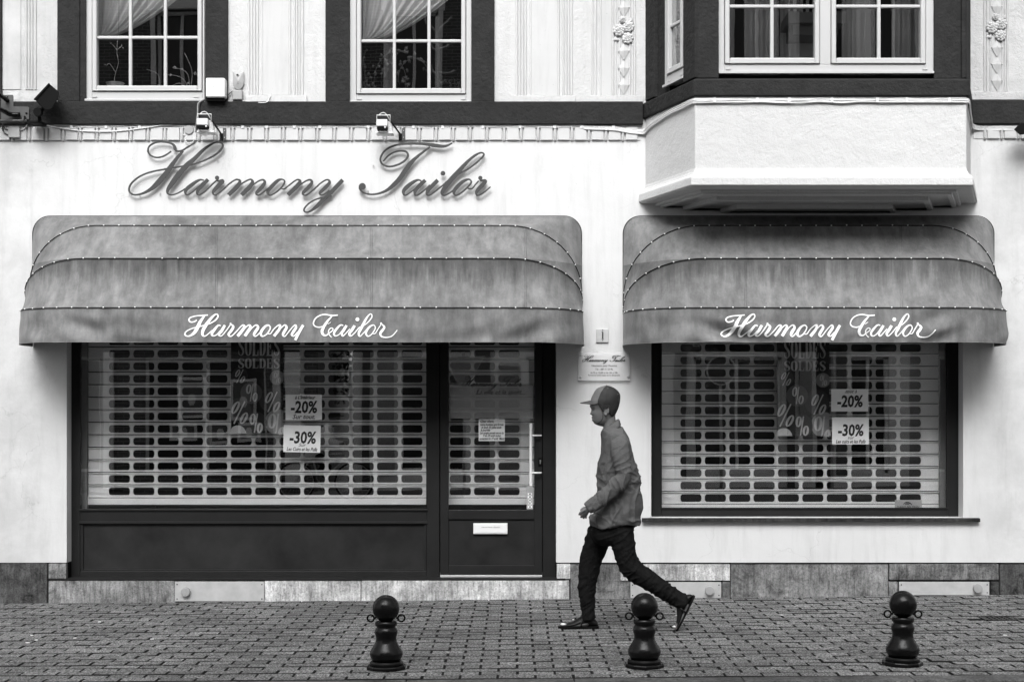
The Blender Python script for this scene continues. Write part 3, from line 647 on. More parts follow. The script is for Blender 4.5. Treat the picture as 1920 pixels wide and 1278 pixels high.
mb.build('bay_soffit', M['bay'], house, bevel=0.002)
mb = MB(); z_a, z_b = pz(180, -BD), pz(151, -BD)
mb.loft([bay_ring(o, z) for o, z in ((0.012, z_a-0.006), (0.022, z_a), (0.022, z_b), (-0.015, z_b+0.018), (-0.10, z_b+0.030))])
mb.build('bay_beam', M['beam'], house, bevel=0.006)
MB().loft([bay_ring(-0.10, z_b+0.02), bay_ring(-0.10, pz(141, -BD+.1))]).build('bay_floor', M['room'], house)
ZB = z_b+0.026
MB().loft([bay_ring(0.02, 6.6), bay_ring(0.10, 6.75), bay_ring(0.10, 6.9)]).build('bay_cornice', M['mould'], house, bevel=0.01)
YB = -BD+0.10
TB = plainT(YB)
def bpx(x): return px(x, YB-0.04)
def bpz(y): return pz(y, YB-0.04)
casement_window(TB, bpx(1346), bpx(1750), bpz(137), 6.5, [(bpx(1367.5), bpx(1527)), (bpx(1567), bpx(1725.5))], [bpz(109.5), bpz(12), bpz(-85), bpz(-182), 6.4], [bpx(1447.5), bpx(1648)])
mb = MB(); mb.box(px(1303, -BD)+.004, bpx(1346)+0.001, -BD+.012, YB+.03, ZB-.004, 6.6); mb.build('bay_post', M['beam'], house, bevel=0.006)
mb = MB(); mb.box(bpx(1750)-.001, px(1812, -BD)-.03, -BD+.03, YB+.03, ZB-.004, 6.6); mb.build('bay_post', M['beam'], house, bevel=0.006)
mb = MB(); mb.box(px(1812, -BD)-.033, px(1812, -BD)-.002, -BD+.012, YB+.1, ZB-.004, 6.6); mb.build('bay_post', M['beam'], house, bevel=0.004)
# the splayed sides, u measured from the house wall to the front corner
def splayT(sgn):
    a = Vector((BC+sgn*HWW, 0, 0)); b = Vector((BC+sgn*HWF, -BD, 0)); d = (b-a).normalized(); nn = Vector((-d.y, d.x, 0))
    if nn.x*sgn < 0: nn = -nn
    return (lambda u, n, z: tuple(a+d*u+nn*n+Vector((0, 0, z)))), (b-a).length
for sgn in (-1, 1):
    T, LN = splayT(sgn)
    if sgn < 0:
        mb = MB(); mb.box(0.0, 0.17, -0.10, 0.0, ZB, 6.6, T); mb.build('bay_post', M['beam'], house, bevel=0.005)
        mb = MB(); mb.box(0.17, 0.40, -0.16, -0.035, ZB, 6.6, T); mb.build('bay_reveal', M['beam'], house)
        mb = MB(); mb.box(LN-0.21, LN-0.002, -0.10, 0.0, ZB, 6.6, T); mb.build('bay_post', M['beam'], house, bevel=0.005)
        T2 = lambda u, n, z, T=T: T(u, n-0.07, z)
        casement_window(T2, 0.335, LN-0.205, bpz(141)+.02, 6.5, [(0.42, LN-0.285)], [bpz(112)+.03, bpz(23), bpz(-75), bpz(-172), 6.4], [])
    else:
        mb = MB(); mb.box(0.0, LN-.03, -0.10, 0.0, ZB, 6.6, T); mb.build('bay_side', M['beam'], house, bevel=0.005)
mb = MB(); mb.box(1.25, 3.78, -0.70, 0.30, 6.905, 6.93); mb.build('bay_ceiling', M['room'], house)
# ------------------------------------------------------------------ shop front: frames, door, panes
YF = 0.13
def fpx(x, d=0): return px(x, YF+d)
def fpz(y, d=0): return pz(y, YF+d)
def fbox(mb, xa, xb, ya, yb, d0=0.0, d1=0.06): return mb.box(px(xa, YF+d0), px(xb, YF+d0), YF+d0, YF+d1, pz(yb, YF+d0), pz(ya, YF+d0))
YT = 556
sf = MB()
fbox(sf, 127, 150, YT, 1085); fbox(sf, 150, 800, 955, 980.5); fbox(sf, 150, 800, 1070, 1085); fbox(sf, 800, 824, YT, 1085); fbox(sf, 150, 1041, YT, YT+8)
fbox(sf, 1017.5, 1042.5, YT, 1085)
shopwin = sf.build('shop_front_frame', M['frame'], house, bevel=0.004)
b = MB(); fbox(b, 148, 802, 953.5, 957.5, -0.012, 0.0); fbox(b, 148, 802, 977, 981.5, -0.010, 0.0); b.build('glazing_bead', M['frame'], shopwin, bevel=0.003)
b = MB(); fbox(b, 150, 800, 979, 1071, 0.018, 0.03); b.build('lower_panel', M['panel'], shopwin)
b = MB(); fbox(b, 156, 795, 979, 983, 0.004, 0.018); fbox(b, 156, 795, 1067, 1071, 0.004, 0.018); fbox(b, 150.5, 156, 979, 1071, 0.004, 0.018); fbox(b, 795, 799.5, 979, 1071, 0.004, 0.018); b.build('panel_bead', M['frame'], shopwin, bevel=0.002)
MB().box(fpx(151), fpx(799), YF+.020, YF+.028, fpz(954), fpz(YT+9)).build('pane', M['shopglass'], shopwin)
# threshold strip under the front
MB().box(px(88), px(1060), -0.006, 0.13, pz(1086.8), pz(1084)).build('doorstep_edge', M['frame'], house, bevel=0.001)
# door
dr = MB(); D0, D1 = -0.012, 0.05
fbox(dr, 825.5, 841, YT+9, 1077, D0, D1); fbox(dr, 1002, 1016.5, YT+9, 1077, D0, D1); fbox(dr, 841, 1002, 956, 973, D0, D1); fbox(dr, 841, 1002, 1059.5, 1077, D0, D1); fbox(dr, 841, 1002, YT+9, YT+20, D0, D1)
door = dr.build('shop_door', M['frame'], house, bevel=0.003)
b = MB(); fbox(b, 840.5, 1002.5, 973, 1060, 0.004, 0.02); b.build('door_panel', M['panel'], door)
b = MB(); fbox(b, 825.5, 1016.5, 1077.5, 1081.5, -0.022, 0.0); b.build('threshold_strip', M['zinc'], door, bevel=0.002)
MB().box(fpx(842), fpx(1001), YF+.014, YF+.022, fpz(956), fpz(YT+19)).build('door_pane', M['shopglass'], door)
hb = MB(); YH = YF-0.075
hb.tube([P(995.2, 793, YH), P(995.2, 910.5, YH)], 0.0135, 14)
hb.tube([P(995.2, 816, YH+.004), P(1003, 816, YH+.004), P(1014, 816, YH+.02), P(1014.5, 816, YF)], 0.008, 10); hb.tube([P(995.2, 886, YH+.004), P(1003, 886, YH+.004), P(1014, 886, YH+.02), P(1014.5, 886, YF)], 0.008, 10)
hb.build('door_handle', M['white_plastic'], door, smooth=True, angle=50)
b = MB(); b.box(fpx(1009.5), fpx(1016.3), YF-.020, YF-.0125, fpz(873), fpz(857)); b.build('lock_plate', M['blackmetal'], door, bevel=0.002)
b = MB(); b.lathe([(0.001, 0), (0.007, 0), (0.007, .008), (0.001, .008)], P(1013, 863, YF-.020), 14, 'y'); b.box(fpx(1012), fpx(1014), YF-.026, YF-.0205, fpz(869), fpz(864)); b.build('lock_cylinder', M['steel'], door)
b = MB(); b.pbox(887.5, 951.5, 980.5, 1000.5, YF-.022, YF+.003); lp = b.build('letter_plate', M['white_plastic'], door, bevel=0.003)
b = MB(); b.pbox(889.5, 949.5, 982.5, 998.5, YF-.026, YF-.0221); b.build('letter_flap', M['white_plastic'], door, bevel=0.002)
text_mesh('HARMONY TAILOR - VETEMENTS', 0.0105, px(920, YF-.027), pz(988.6, YF-.027), YF-.0266, M['ink'], door)
# hinges on the right-hand jamb
for y in (680, 735, 768): 
    b = MB(); b.tube([P(1040.5, y-6, 0.08), P(1040.5, y+6, 0.08)], 0.007, 8); b.build('hinge', M['frame'], door, smooth=True, angle=50)
# right-hand shop window
rf = MB(); xr0, xr1 = 1222.5, 1798
fbox(rf, xr0, 1240, YT, 968); fbox(rf, 1778, xr1+8, YT, 968); fbox(rf, 1240, 1778, 952.5, 968); fbox(rf, 1240, 1778, YT, YT+9)
rwin = rf.build('shop_window_frame', M['frame'], house, bevel=0.004)
b = MB(); fbox(b, 1238.5, 1241, YT+9, 953.5, -0.008, 0.0); fbox(b, 1239, 1779, 951, 954, -0.010, 0.0); fbox(b, 1775, 1779, YT+9, 953.5, -0.008, 0.0); b.build('glazing_bead', M['frame'], rwin, bevel=0.002)
MB().box(fpx(1240.5), fpx(1777.5), YF+.020, YF+.028, fpz(952), fpz(YT+9)).build('pane', M['shopglass'], rwin)
MB().box(px(1204, -.04), px(1838, -.04), -0.045, YF-.001, pz(978, -.045), pz(971, -.045)).build('window_sill', M['sillstone'], house, bevel=0.003)
# rooms behind the glass
def room(x0, x1, z0, z1, y0, y1, nm='room_shell'):
    mb = MB(); e = .02
    mb.add([(x0,y1,z0),(x1,y1,z0),(x1,y1,z1),(x0,y1,z1)], [(0,1,2,3)]); mb.add([(x0,y0,z0),(x0,y1,z0),(x0,y1,z1),(x0,y0,z1)], [(0,1,2,3)])
    mb.add([(x1,y0,z0),(x1,y1,z0),(x1,y1,z1),(x1,y0,z1)], [(0,3,2,1)]); mb.add([(x0,y0,z1),(x1,y0,z1),(x1,y1,z1),(x0,y1,z1)], [(0,3,2,1)])
    mb.add([(x0,y0,z0),(x1,y0,z0),(x1,y1,z0),(x0,y1,z0)], [(0,1,2,3)])
    return mb.build(nm, M['room'], house)
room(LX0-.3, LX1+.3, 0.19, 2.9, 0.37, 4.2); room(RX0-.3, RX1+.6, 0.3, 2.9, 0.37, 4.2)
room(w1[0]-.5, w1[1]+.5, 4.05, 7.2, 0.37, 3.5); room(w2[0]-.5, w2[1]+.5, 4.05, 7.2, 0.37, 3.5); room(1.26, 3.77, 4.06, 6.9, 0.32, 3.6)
# eaves and roof edge far above the picture
mb = MB(); mb.box(W0, W1, -0.45, 0.5, ZTOP, ZTOP+.25); mb.build('eaves', M['beam'], house)
mb = MB(); mb.add([(W0,-.45,ZTOP+.25),(W1,-.45,ZTOP+.25),(W1,5,ZTOP+3.4),(W0,5,ZTOP+3.4),(W0,.5,ZTOP+.25),(W1,.5,ZTOP+.25),(W1,5,ZTOP+.25),(W0,5,ZTOP+.25)], [(0,1,2,3),(7,6,5,4),(0,3,7,4),(1,5,6,2),(2,6,7,3)]); mb.build('roof', M['beam'], house)
# ================================================================== GROUND
YK = -3.573                                   # kerb line
def slab(name, m, x0, x1, y0, y1, z0, z1, n=1):
    mb = MB(); vs = []
    for x in (x0, x1):
        for (y, z) in ((y0, z1), (y1, z1), (y1, z0), (y0, z0)): vs.append((x, y, z+gz(x)))
    mb.add(vs, [(0,1,2,3), (7,6,5,4), (0,4,5,1), (1,5,6,2), (2,6,7,3), (3,7,4,0)])
    return mb.build(name, m)
pave = slab('pavement', M['joint'], -14, 14, YK, 0.06, -0.25, -0.0075); tag(pave, kind='structure')
RP, LP = 0.1128, 0.2275
def paver_mesh(mb, x, y, w, d, tone, h=0.0, tx=0.0, ty=0.0):
    g = 0.006 ; gx = 0.0095; e = 0.004
    x0, x1, y0, y1 = x+gx/2, x+w-gx/2, y+g/2, y+d-g/2
    b = -0.03; t = h
    def zt(xx, yy): return t+gz(xx)+tx*(xx-x-w/2)+ty*(yy-y-d/2)
    vs = [(x0,y0,gz(x0)+b),(x1,y0,gz(x1)+b),(x1,y1,gz(x1)+b),(x0,y1,gz(x0)+b)]
    vs += [(p, q, zt(p, q)-e*.8) for p, q in ((x0,y0),(x1,y0),(x1,y1),(x0,y1))]
    vs += [(p, q, zt(p, q)) for p, q in ((x0+e,y0+e),(x1-e,y0+e),(x1-e,y1-e),(x0+e,y1-e))]
    mb.add(vs, [(0,1,5,4),(1,2,6,5),(2,3,7,6),(3,0,4,7),(4,5,9,8),(5,6,10,9),(6,7,11,10),(7,4,8,11),(8,9,10,11)], tone)
GR = (px(1838, -1.27), px(1904, -1.27), -1.40, -1.155)      # drain cover cut into the paving
def two(o):
    o.data.materials.append(M['paver_edge']); o.data.polygons.foreach_set('material_index', [0 if i % 9 == 8 else 1 for i in range(len(o.data.polygons))]); return o
rest = MB(); count = 0; proto = None
nrow = 32
for r in range(nrow):
    y = YK+0.002+r*RP
    dd = RP if r < 31 else 0.06-(y-0.0)-0.0
    if r == 31: dd = min(RP, 0.0-y+0.02)
    vis = (1000)/S(y)
    xoff = (0.0 if r % 2 else LP/2)+0.033+random.uniform(-.006, .006)
    k0 = int(-13.5/LP); x = xoff+k0*LP
    while x < 13.5:
        wv = LP+random.uniform(-.003, .003)
        cx = x+wv/2; tone = random.random()
        if GR[0] < cx+.06 and cx-.06 < GR[1] and GR[2] < y+RP/2 < GR[3]: x += LP; continue
        hh = random.uniform(-.0025, .0025); tx, ty = random.uniform(-.012, .012), random.uniform(-.02, .02)
        if abs(cx) < vis and r < 11 and count < 298:
            if proto is None or count % 12 == 0:
                mb = MB(); paver_mesh(mb, x, y, LP, RP, 0.0, hh, tx, ty)
                # own origin at the block so that copies can shift and tilt
                o = Vector((cx, y+RP/2, gz(cx)))
                mb.v = [v-o for v in mb.v]; proto = two(mb.build('paver', M['paver'], None, attr=True)); proto.parent = pave; proto.location = o; ORG[proto.name] = Vector()
            else:
                q = share(proto, (0, 0, 0), pave); q.location = (cx, y+RP/2, gz(cx)+random.uniform(-.002, .002)); q.rotation_euler = (random.uniform(-.01, .01), random.uniform(-.008, .008), random.uniform(-.006, .006))
            count += 1
        else: paver_mesh(rest, x, y, wv, RP if r < 31 else dd, tone, hh, tx, ty)
        x += LP
o = two(rest.build('paver_rows', M['paver'], None, attr=True, kind='stuff')); o.parent = pave
# kerb, gutter and road
kerbmb = None
kerb = slab('kerb', M['joint'], -14, 14, YK-.17, YK-.002, -0.3, -0.020); tag(kerb, kind='structure')
for i in range(-11, 11):
    mb = MB(); x0 = i*1.0+.37; c = [(-.17, -.10), (-.166, -.008), (-.155, 0.0), (-.012, 0.0), (-.004, -.006), (-.003, -.10)]
    mb.loft([[Vector((xx, YK+a, bz+gz(xx))) for a, bz in c] for xx in (x0+.003, x0+.5, x0+.997)]); s = mb.build('kerb_stone', M['kerb'], None, bevel=0.003); s.parent = kerb
road = slab('road', M['asphalt'], -40, 40, -12.2, YK-.17, -0.6, -0.11); tag(road, kind='structure')
far = slab('opposite_pavement', mat('opposite_paving', 0.16, 0.8, 0.2, 6, 0.3, 30), -40, 40, -16.6, -12.2, -0.6, 0.0); tag(far, kind='structure')
back = slab('ground', mat('far_ground', 0.10, 0.9), -120, 120, -120, 120, -1.4, -0.75); tag(back, kind='structure')
# drain cover
t = thing('drain_cover', (px(1871, -1.27), -1.28, gz(3.7)), 'small square dark iron drain cover set in the paving at the right', 'drain')
X0, X1, Y0, Y1 = GR
mb = MB(); 
for a, b, c, d in ((X0, X1, Y0, Y0+.02), (X0, X1, Y1-.02, Y1), (X0, X0+.02, Y0+.02, Y1-.02), (X1-.02, X1, Y0+.02, Y1-.02)):
    mb.box(a, b, c, d, gz(3.7)-.04, gz(3.7)+.001)
mb.build('drain_frame', M['cast'], t)
for k in range(6):
    xx = X0+.03+k*(X1-X0-.06)/5.5; MB().box(xx, xx+.02, Y0+.02, Y1-.02, gz(3.7)-.03, gz(3.7)-.002).build('drain_bar', M['cast'], t)
# small litter and pale chips on the paving
lit = MB(); random.seed(21)
for (x, y) in ((1665, 1243), (52, 1197), (68, 1192), (140, 1189), (60, 1183), (187, 1159), (1884, 1198), (1466, 1157), (285, 1192)):
    Yg = -(DIST-FPX*(EYE)/(y-HY)); X = px(x, Yg); a = random.uniform(0, 3)
    pts = [Vector((X+.012*random.uniform(.6, 1.4)*cos(a+2*pi*k/6), Yg+.010*random.uniform(.6, 1.3)*sin(a+2*pi*k/6), gz(X)+.004)) for k in range(6)]
    lit.loft([[p-Vector((0, 0, .003)) for p in pts], pts])
tag(lit.build('litter', M['print_white']), 'scattered pale scraps and flattened gum on the paving', 'litter', kind='stuff')
# ================================================================== AWNINGS
def awning(pL, pR, label, seams, textdx, seed):
    """pL, pR: ends on the wall in photo pixels"""
    rnd = random.Random(seed)
    xL, xR = px(pL), px(pR); ZP = 2.418
    root = thing('awning', ((xL+xR)/2, 0, ZP), label, 'awning', 'dutch awnings over the shop windows')
    # (extent out from the wall, height) at the front, corner radii along and across, shortening at the sides
    H = [dict(d=0.006, h=0.832, rx=0.15, ry=0.15, R=0.832), dict(d=0.30, h=0.712, rx=0.62, ry=0.60, R=0.77), dict(d=0.60, h=0.408, rx=0.62, ry=0.56, R=0.726), dict(d=0.75, h=0.0, rx=0.60, ry=0.52, R=0.75)]
    NS, NC, NM = 8, 14, 56
    def hoop(q, ins=0.0):
        a, b = xL+ins, xR-ins; R = q['R']; out = []
        for i in range(NS): out.append((a, (R-q['ry'])*i/NS))
        for i in range(NC): t = pi/2*i/NC; out.append((a+q['rx']*(1-cos(t)), R-q['ry']+q['ry']*sin(t)))
        for i in range(NM+1): out.append((a+q['rx']+(b-a-2*q['rx'])*i/NM, R))
        for i in range(1, NC+1): t = pi/2*(1-i/NC); out.append((b-q['rx']*(1-cos(t)), R-q['ry']+q['ry']*sin(t)))
        for i in range(1, NS+1): out.append((b, (R-q['ry'])*(1-i/NS)))
        return [Vector((u, -w/R*q['d']-0.004, ZP+w/R*q['h'])) for u, w in out]
    hs = [hoop(q) for q in H]; n = len(hs[0])
    panels = []
    for k in range(3):
        rows = []; NR = 14
        for r in range(NR+1):
            t = r/NR; row = []
            for j in range(n):
                p = hs[k][j].lerp(hs[k+1][j], t)
                mid = Vector((0, -0.5, 0.5)) if k < 2 else Vector((0, -0.9, 0.3))
                sag = sin(pi*t)
                edge = min(1.0, min(j, n-1-j)/8.0)
                nz = noise.noise(Vector((p.x*1.1, p.z*2.2, seed+k*7)))*0.012+noise.noise(Vector((p.x*4.0, p.z*2.5, seed+3+k)))*0.005
                # gathered pleats hanging from the hoops
                pl = 0.0
                if k >= 1: pl = (exp(-t*7)*0.6+exp(-(1-t)*5))*noise.noise(Vector((p.x*9.0, k*3.0+seed, 0)))*0.012
                p = p+mid*((-0.052*sag+nz*1.6*sag+2.2*pl*min(1, 4*t)*min(1, 4*(1-t)))*edge)
                if k == 0:   # loose corners of the top panel
                    c = max(0.0, 1-abs(j-(NS+NC*.6))/9.0)+max(0.0, 1-abs(j-(n-1-NS-NC*.6))/9.0)
                    p = p+Vector((0, -1, 0.2))*(sag*c*(0.020+0.035*noise.noise(Vector((p.x*6, p.z*7, seed)))))
                row.append(p)
            rows.append(row)
        panels.append(rows)
        MB().grid(rows).build('canopy_panel', M['canvas'], root, smooth=True)
    # valance
    zb = 2.146
    def wr(x, z):
        f = max(0.0, min(1.0, (ZP-z)/0.26))
        w = noise.noise(Vector((x*1.6+z*2.5, z*3.0, seed+11)))*0.022+noise.noise(Vector((x*5.0-z*6, z*6.0, seed+5)))*0.013
        for xe, sg in ((xL+0.75, 1), (xR-0.75, -1)):      # diagonal drag folds at the corners
            dd = abs(x-xe); 
            if dd < 0.85: w += 0.048*(1-dd/0.85)*sin((z*26.0+sg*(x-xe)*9.0))*noise.noise(Vector((x*2.2, z*3, seed)))*2.2
        return w*(f*(1.25-.25*f))
    rows = []; base = hs[3]
    cum = [0.0]
    for j in range(1, n): cum.append(cum[-1]+(base[j]-base[j-1]).length)
    fine = []
    for j in range(n-1):
        st = 2 if NS <= j < n-1-NS else 1
        for s in range(st): fine.append(base[j].lerp(base[j+1], s/st))
    fine.append(base[-1])
    NV = 12
    for r in range(NV+1):
        t = r/NV; row = []
        for j, p in enumerate(fine):
            a = fine[max(j-1, 0)]; b = fine[min(j+1, len(fine)-1)]; d = (b-a).normalized(); nn = Vector((d.y, -d.x, 0)) if False else Vector((-d.y*-1, -d.x, 0))
            nn = Vector((d.y, -d.x, 0));
            z = ZP-(ZP-zb)*t
            edge = min(1.0, min(j, len(fine)-1-j)/6.0)
            row.append(Vector((p.x, p.y, z))+nn*(wr(p.x, z)*edge+0.010*t*edge))
        rows.append(row)
    val = MB().grid(rows).build('valance', M['canvas'], root, smooth=True)
    # rolled hem at the bottom of the valance
    MB().tube([p+Vector((0, -.001, 0.001)) for p in rows[-1]], 0.0032, 5).build('hem', M['canvas'], root, smooth=True)
    def vy(x, z):
        t = (ZP-z)/(ZP-zb); return -0.754-(wr(x, z)+0.010*t)
    # hoops: dark piping and a row of bright studs
    first = None
    for k in (0, 1, 2, 3):
        off = Vector((0, -0.006, 0.004)) if k else Vector((0, -0.004, 0.004))
        MB().tube([p+off for p in hs[k]], 0.0036 if k else 0.003, 6).build('hoop_piping', M['blackmetal'], root, smooth=True)
        if k:
            L = [0.0]
            for j in range(1, n): L.append(L[-1]+(hs[k][j]-hs[k][j-1]).length)
            tot = L[-1]; c = int(tot/0.128); 
            for i in range(c+1):
                s = (i+0.5)*tot/(c+1); j = max(q for q in range(n-1) if L[q] <= s); f = (s-L[j])/max(1e-6, L[j+1]-L[j])
                p = hs[k][j].lerp(hs[k][j+1], f)+Vector((0, -0.009, 0.006+rnd.uniform(-.002, .002)))
                if rnd.random() < 0.03: continue
                if first is None: first = (MB().ball(p, 0.0062, 8, 6).build('stud', M['white_plastic'], root, smooth=True), p)
                else: share(first[0], p-first[1], root)
    # vertical seams
    for sx in seams:
        pts = []
        for k in (1, 2):
            for row in panels[k]:
                x = px(sx, row[n//2].y); j = max(q for q in range(n-1) if row[q].x <= x and q > NS); f = (x-row[j].x)/max(1e-6, row[j+1].x-row[j].x)
                q = row[j].lerp(row[j+1], f); pts.append(q+Vector((0, -0.0025, 0.0015)))
        for d in (-0.008, 0.008):
            MB().tube([p+Vector((d, 0, 0)) for p in pts], 0.0018, 4).build('seam', M['canvas'], root, smooth=True)
    # side arms folded against the wall, under the cloth
    for x in (xL+0.05, xR-0.05):
        MB().tube([Vector((x, 0, ZP-.01)), Vector((x, -.22, ZP-.012))], 0.012, 8).build('pivot_arm', M['bracket'], root, smooth=True)
        MB().box(x-.03, x+.03, -.02, 0.0, ZP-.06, ZP+.04).build('wall_bracket', M['bracket'], root, bevel=.003)
    def T(x, y):
        X = px(x, -0.76); Z = pz(y, -0.76); Z = max(Z, zb+0.004); return X, vy(X, Z)-0.003, Z
    write(CANVAS, T, 0.0012, M['print_white'], root, 'printed_letter', textdx, 0.0010, 0.002, False, 0.84)
    return root
awning(62, 1090.5, 'long weathered grey awning over the shop door and the wide window', (405, 696, 985), 0, 3)
awning(1168, 1863, 'shorter grey awning under the bay, over the right-hand window', (1398, 1690), 1006.5, 9)
# ================================================================== ROLLER GRILLES BEHIND THE GLASS
YG = 0.30
def grille(xa, xb, c0, ncell, cy0, nrow, label, bar):
    root = thing('roller_grille', (px((xa+xb)/2, YG), YG, pz(cy0, YG)), label, 'roller grille', 'roller grilles let down behind the shop glass')
    s = S(YG); X = lambda x: px(x, YG); Zc = pz(cy0, YG)
    def z(dy): return Zc-dy/s
    hole = [(3.2,-7),(20,-7.1),(36.8,-7),(39.3,-4.6),(40,0),(39.3,4.6),(36.8,7),(20,7.1),(3.2,7),(0.7,4.6),(0,0),(0.7,-4.6)]
    outer = [(-2.8,-9.4),(20,-9.4),(42.9,-9.4),(42.9,-4.6),(42.9,0),(42.9,4.6),(42.9,9.4),(20,9.4),(-2.8,9.4),(-2.8,4.6),(-2.8,0),(-2.8,-4.6)]
    m = MB()
    def yy(dy): return YG-0.006+0.006*(dy/9.4)**2
    for k in range(ncell):
        x0 = c0+45.7*k
        o = [Vector((X(min(max(x0+a, xa), xb)), yy(b), z(b))) for a, b in outer]
        h = [Vector((X(min(x0+a, xb)), yy(b), z(b))) for a, b in hole]
        hb = [v+Vector((0, 0.009, 0)) for v in h]
        N = len(o)
        m.add(o+h+hb, [(i, (i+1) % N, N+(i+1) % N, N+i) for i in range(N)]+[(N+i, N+(i+1) % N, 2*N+(i+1) % N, 2*N+i) for i in range(N)])
        # raised rim round the opening
        cxh, r1, r2, r3 = 20.0, [], [], []
        for (a, b) in hole:
            u = Vector((a-cxh, b)); e = Vector((u.x/20.0, u.y/7.0)); 
            g1 = (a+math.copysign(.3, a-20)*(abs(a-20) > 12), b+math.copysign(.3, b)*(abs(b) > 4)); g2 = (a+math.copysign(1.6, a-20)*(abs(a-20) > 12), b+math.copysign(1.6, b)*(abs(b) > 4))
            r1.append(Vector((X(min(x0+g1[0], xb)), yy(b)-.0002, z(g1[1])))); r2.append(Vector((X(min(x0+(g1[0]+g2[0])/2, xb)), yy(b)-.0045, z((g1[1]+g2[1])/2)))); r3.append(Vector((X(min(x0+g2[0], xb)), yy(b)-.0002, z(g2[1]))))
        m.loft([r1, r2, r3], False, False)
    if c0-2.8 > xa+1: m.add([(X(xa), yy(-9.4), z(-9.4)), (X(xa), yy(9.4), z(9.4)), (X(c0-2.8), yy(9.4), z(9.4)), (X(c0-2.8), yy(-9.4), z(-9.4)), (X(xa), yy(0), z(0)), (X(c0-2.8), yy(0), z(0))], [(0,4,5,3),(4,1,2,5)])
    xe = c0+45.7*(ncell-1)+42.9
    if xe < xb-1: m.add([(X(xe), yy(-9.4), z(-9.4)), (X(xe), yy(9.4), z(9.4)), (X(xb), yy(9.4), z(9.4)), (X(xb), yy(-9.4), z(-9.4)), (X(xe), yy(0), z(0)), (X(xb), yy(0), z(0))], [(0,4,5,3),(4,1,2,5)])
    # rolled upper lip and lower hook
    prof = [(YG, -9.4), (YG-.007, -9.7), (YG-.014, -10.1), (YG-.016, -10.7), (YG-.013, -11.3), (YG-.004, -11.7), (YG+.008, -11.8)]
    m.loft([[Vector((X(xx), a, z(b))) for a, b in prof] for xx in (xa, xb)], False, False, closed=False)
    prof = [(YG, 9.4), (YG-.004, 9.6), (YG-.003, 9.9), (YG+.006, 10.1)]
    m.loft([[Vector((X(xx), a, z(b))) for a, b in prof] for xx in (xa, xb)], False, False, closed=False)
    slat = m.build('slat', M['alu'], root, smooth=True, angle=30)
    for r in range(1, nrow): share(slat, (0, random.uniform(-.0015, .0015), r*23.43/s), root)
    b = MB(); b.box(X(xa-1), X(xb), YG-.014, YG+.010, pz(bar[1], YG), pz(bar[0], YG)); b.build('bottom_rail', M['alu'], root, bevel=.003)
    b = MB(); b.box(X(xa-1), X(xb), YG-.008, YG+.006, pz(bar[0]-1.5, YG), pz(bar[0]-3.2, YG)); b.build('rail_lip', M['alu'], root, bevel=.001)
    return root
grille(166, 799, 204, 13, 920.7, 14, 'slatted grey roller grille behind the wide left shop window', (933.5, 945.5))
grille(841.5, 1001.5, 843, 3, 920.7, 14, 'narrow slatted roller grille behind the glass of the shop door', (933.5, 945.5))
grille(1240.5, 1759.5, 1275.5, 10, 933.2, 14, 'slatted grey roller grille behind the right-hand shop window', (945.0, 952.5))
# guides beside the grilles
for xa, xb in ((152, 163), (1762, 1774)):
    g = MB().pbox(xa, xb, 560, 953, YG-.02, YG+.03).build('grille_guide', M['grey_plastic'], house, bevel=.003)
# ================================================================== POSTERS, PAPERS, PRINT ON THE GLASS
YP = YF+0.040
def plate(mb, xa, xb, ya, yb, Y, th=0.0012): mb.box(px(xa, Y), px(xb, Y), Y, Y+th, pz(yb, Y), pz(ya, Y))
def sale_poster(x0, y0, label):
    root = thing('sale_poster', P(x0+50, y0+170, YP), label, 'poster', 'sale posters inside the shop windows')
    T = lambda x, y: (px(x, YP), YP, pz(y, YP))
    m = MB(); plate(m, x0, x0+98.5, y0-30, y0+172, YP); m.build('poster_sheet', M['poster'], root)
    clip = (x0, y0-30, x0+98.5, y0+172)
    cs = [(16.7,63.6,15,'circle_dark'),(76,109,23.5,'circle_dark'),(15,129.5,23.5,'circle_dark'),(38,96.5,20.3,'circle_mid'),(86.5,67.5,13.6,'circle_light'),(88,151,24,'circle_light'),(13,173,16,'film_grey'),(45,153,22.3,'circle_dark')]
    for i, (cx, cy, r, mm) in enumerate(cs):
        m = MB(); disc(m, x0+cx, y0+cy, r, T, 0.0005, 0.0004*(i+1), 36, None, clip); m.build('printed_circle', M[mm], root)
    m = MB()
    for (cx, cy, h, lw, sl) in ((17, 65, 25, 1.3, .45), (39, 96, 32, 1.8, .12), (87, 67.5, 20, 1.3, .12), (78, 113, 38, 2.0, .42), (16, 133, 42, 2.3, .45), (47, 153, 36, 2.3, .12)):
        percent(m, x0+cx, y0+cy, h, T, 0.0042, sl, lw, 0.9, clip)
    percent(m, x0+86, y0+160, 50, T, 0.0042, 0.08, 2.6, 1.1, clip)
    m.build('per_cent_signs', M['print_white'], root)
    m = MB(); serif_word(m, 'SOLDES', x0+12.5, y0+31.5, 80, 18.5, T, 0.004); serif_word(m, 'SOLDES', x0+12.5, y0-8, 80, 35, T, 0.004)
    m.build('sale_lettering', M['film_grey'], root)
    return root
sale_poster(433, 640, 'black sale poster with grey circles in the wide left window')
sale_poster(1456.5, 645, 'black sale poster with grey circles in the right-hand window')
YQ = YF+0.0305
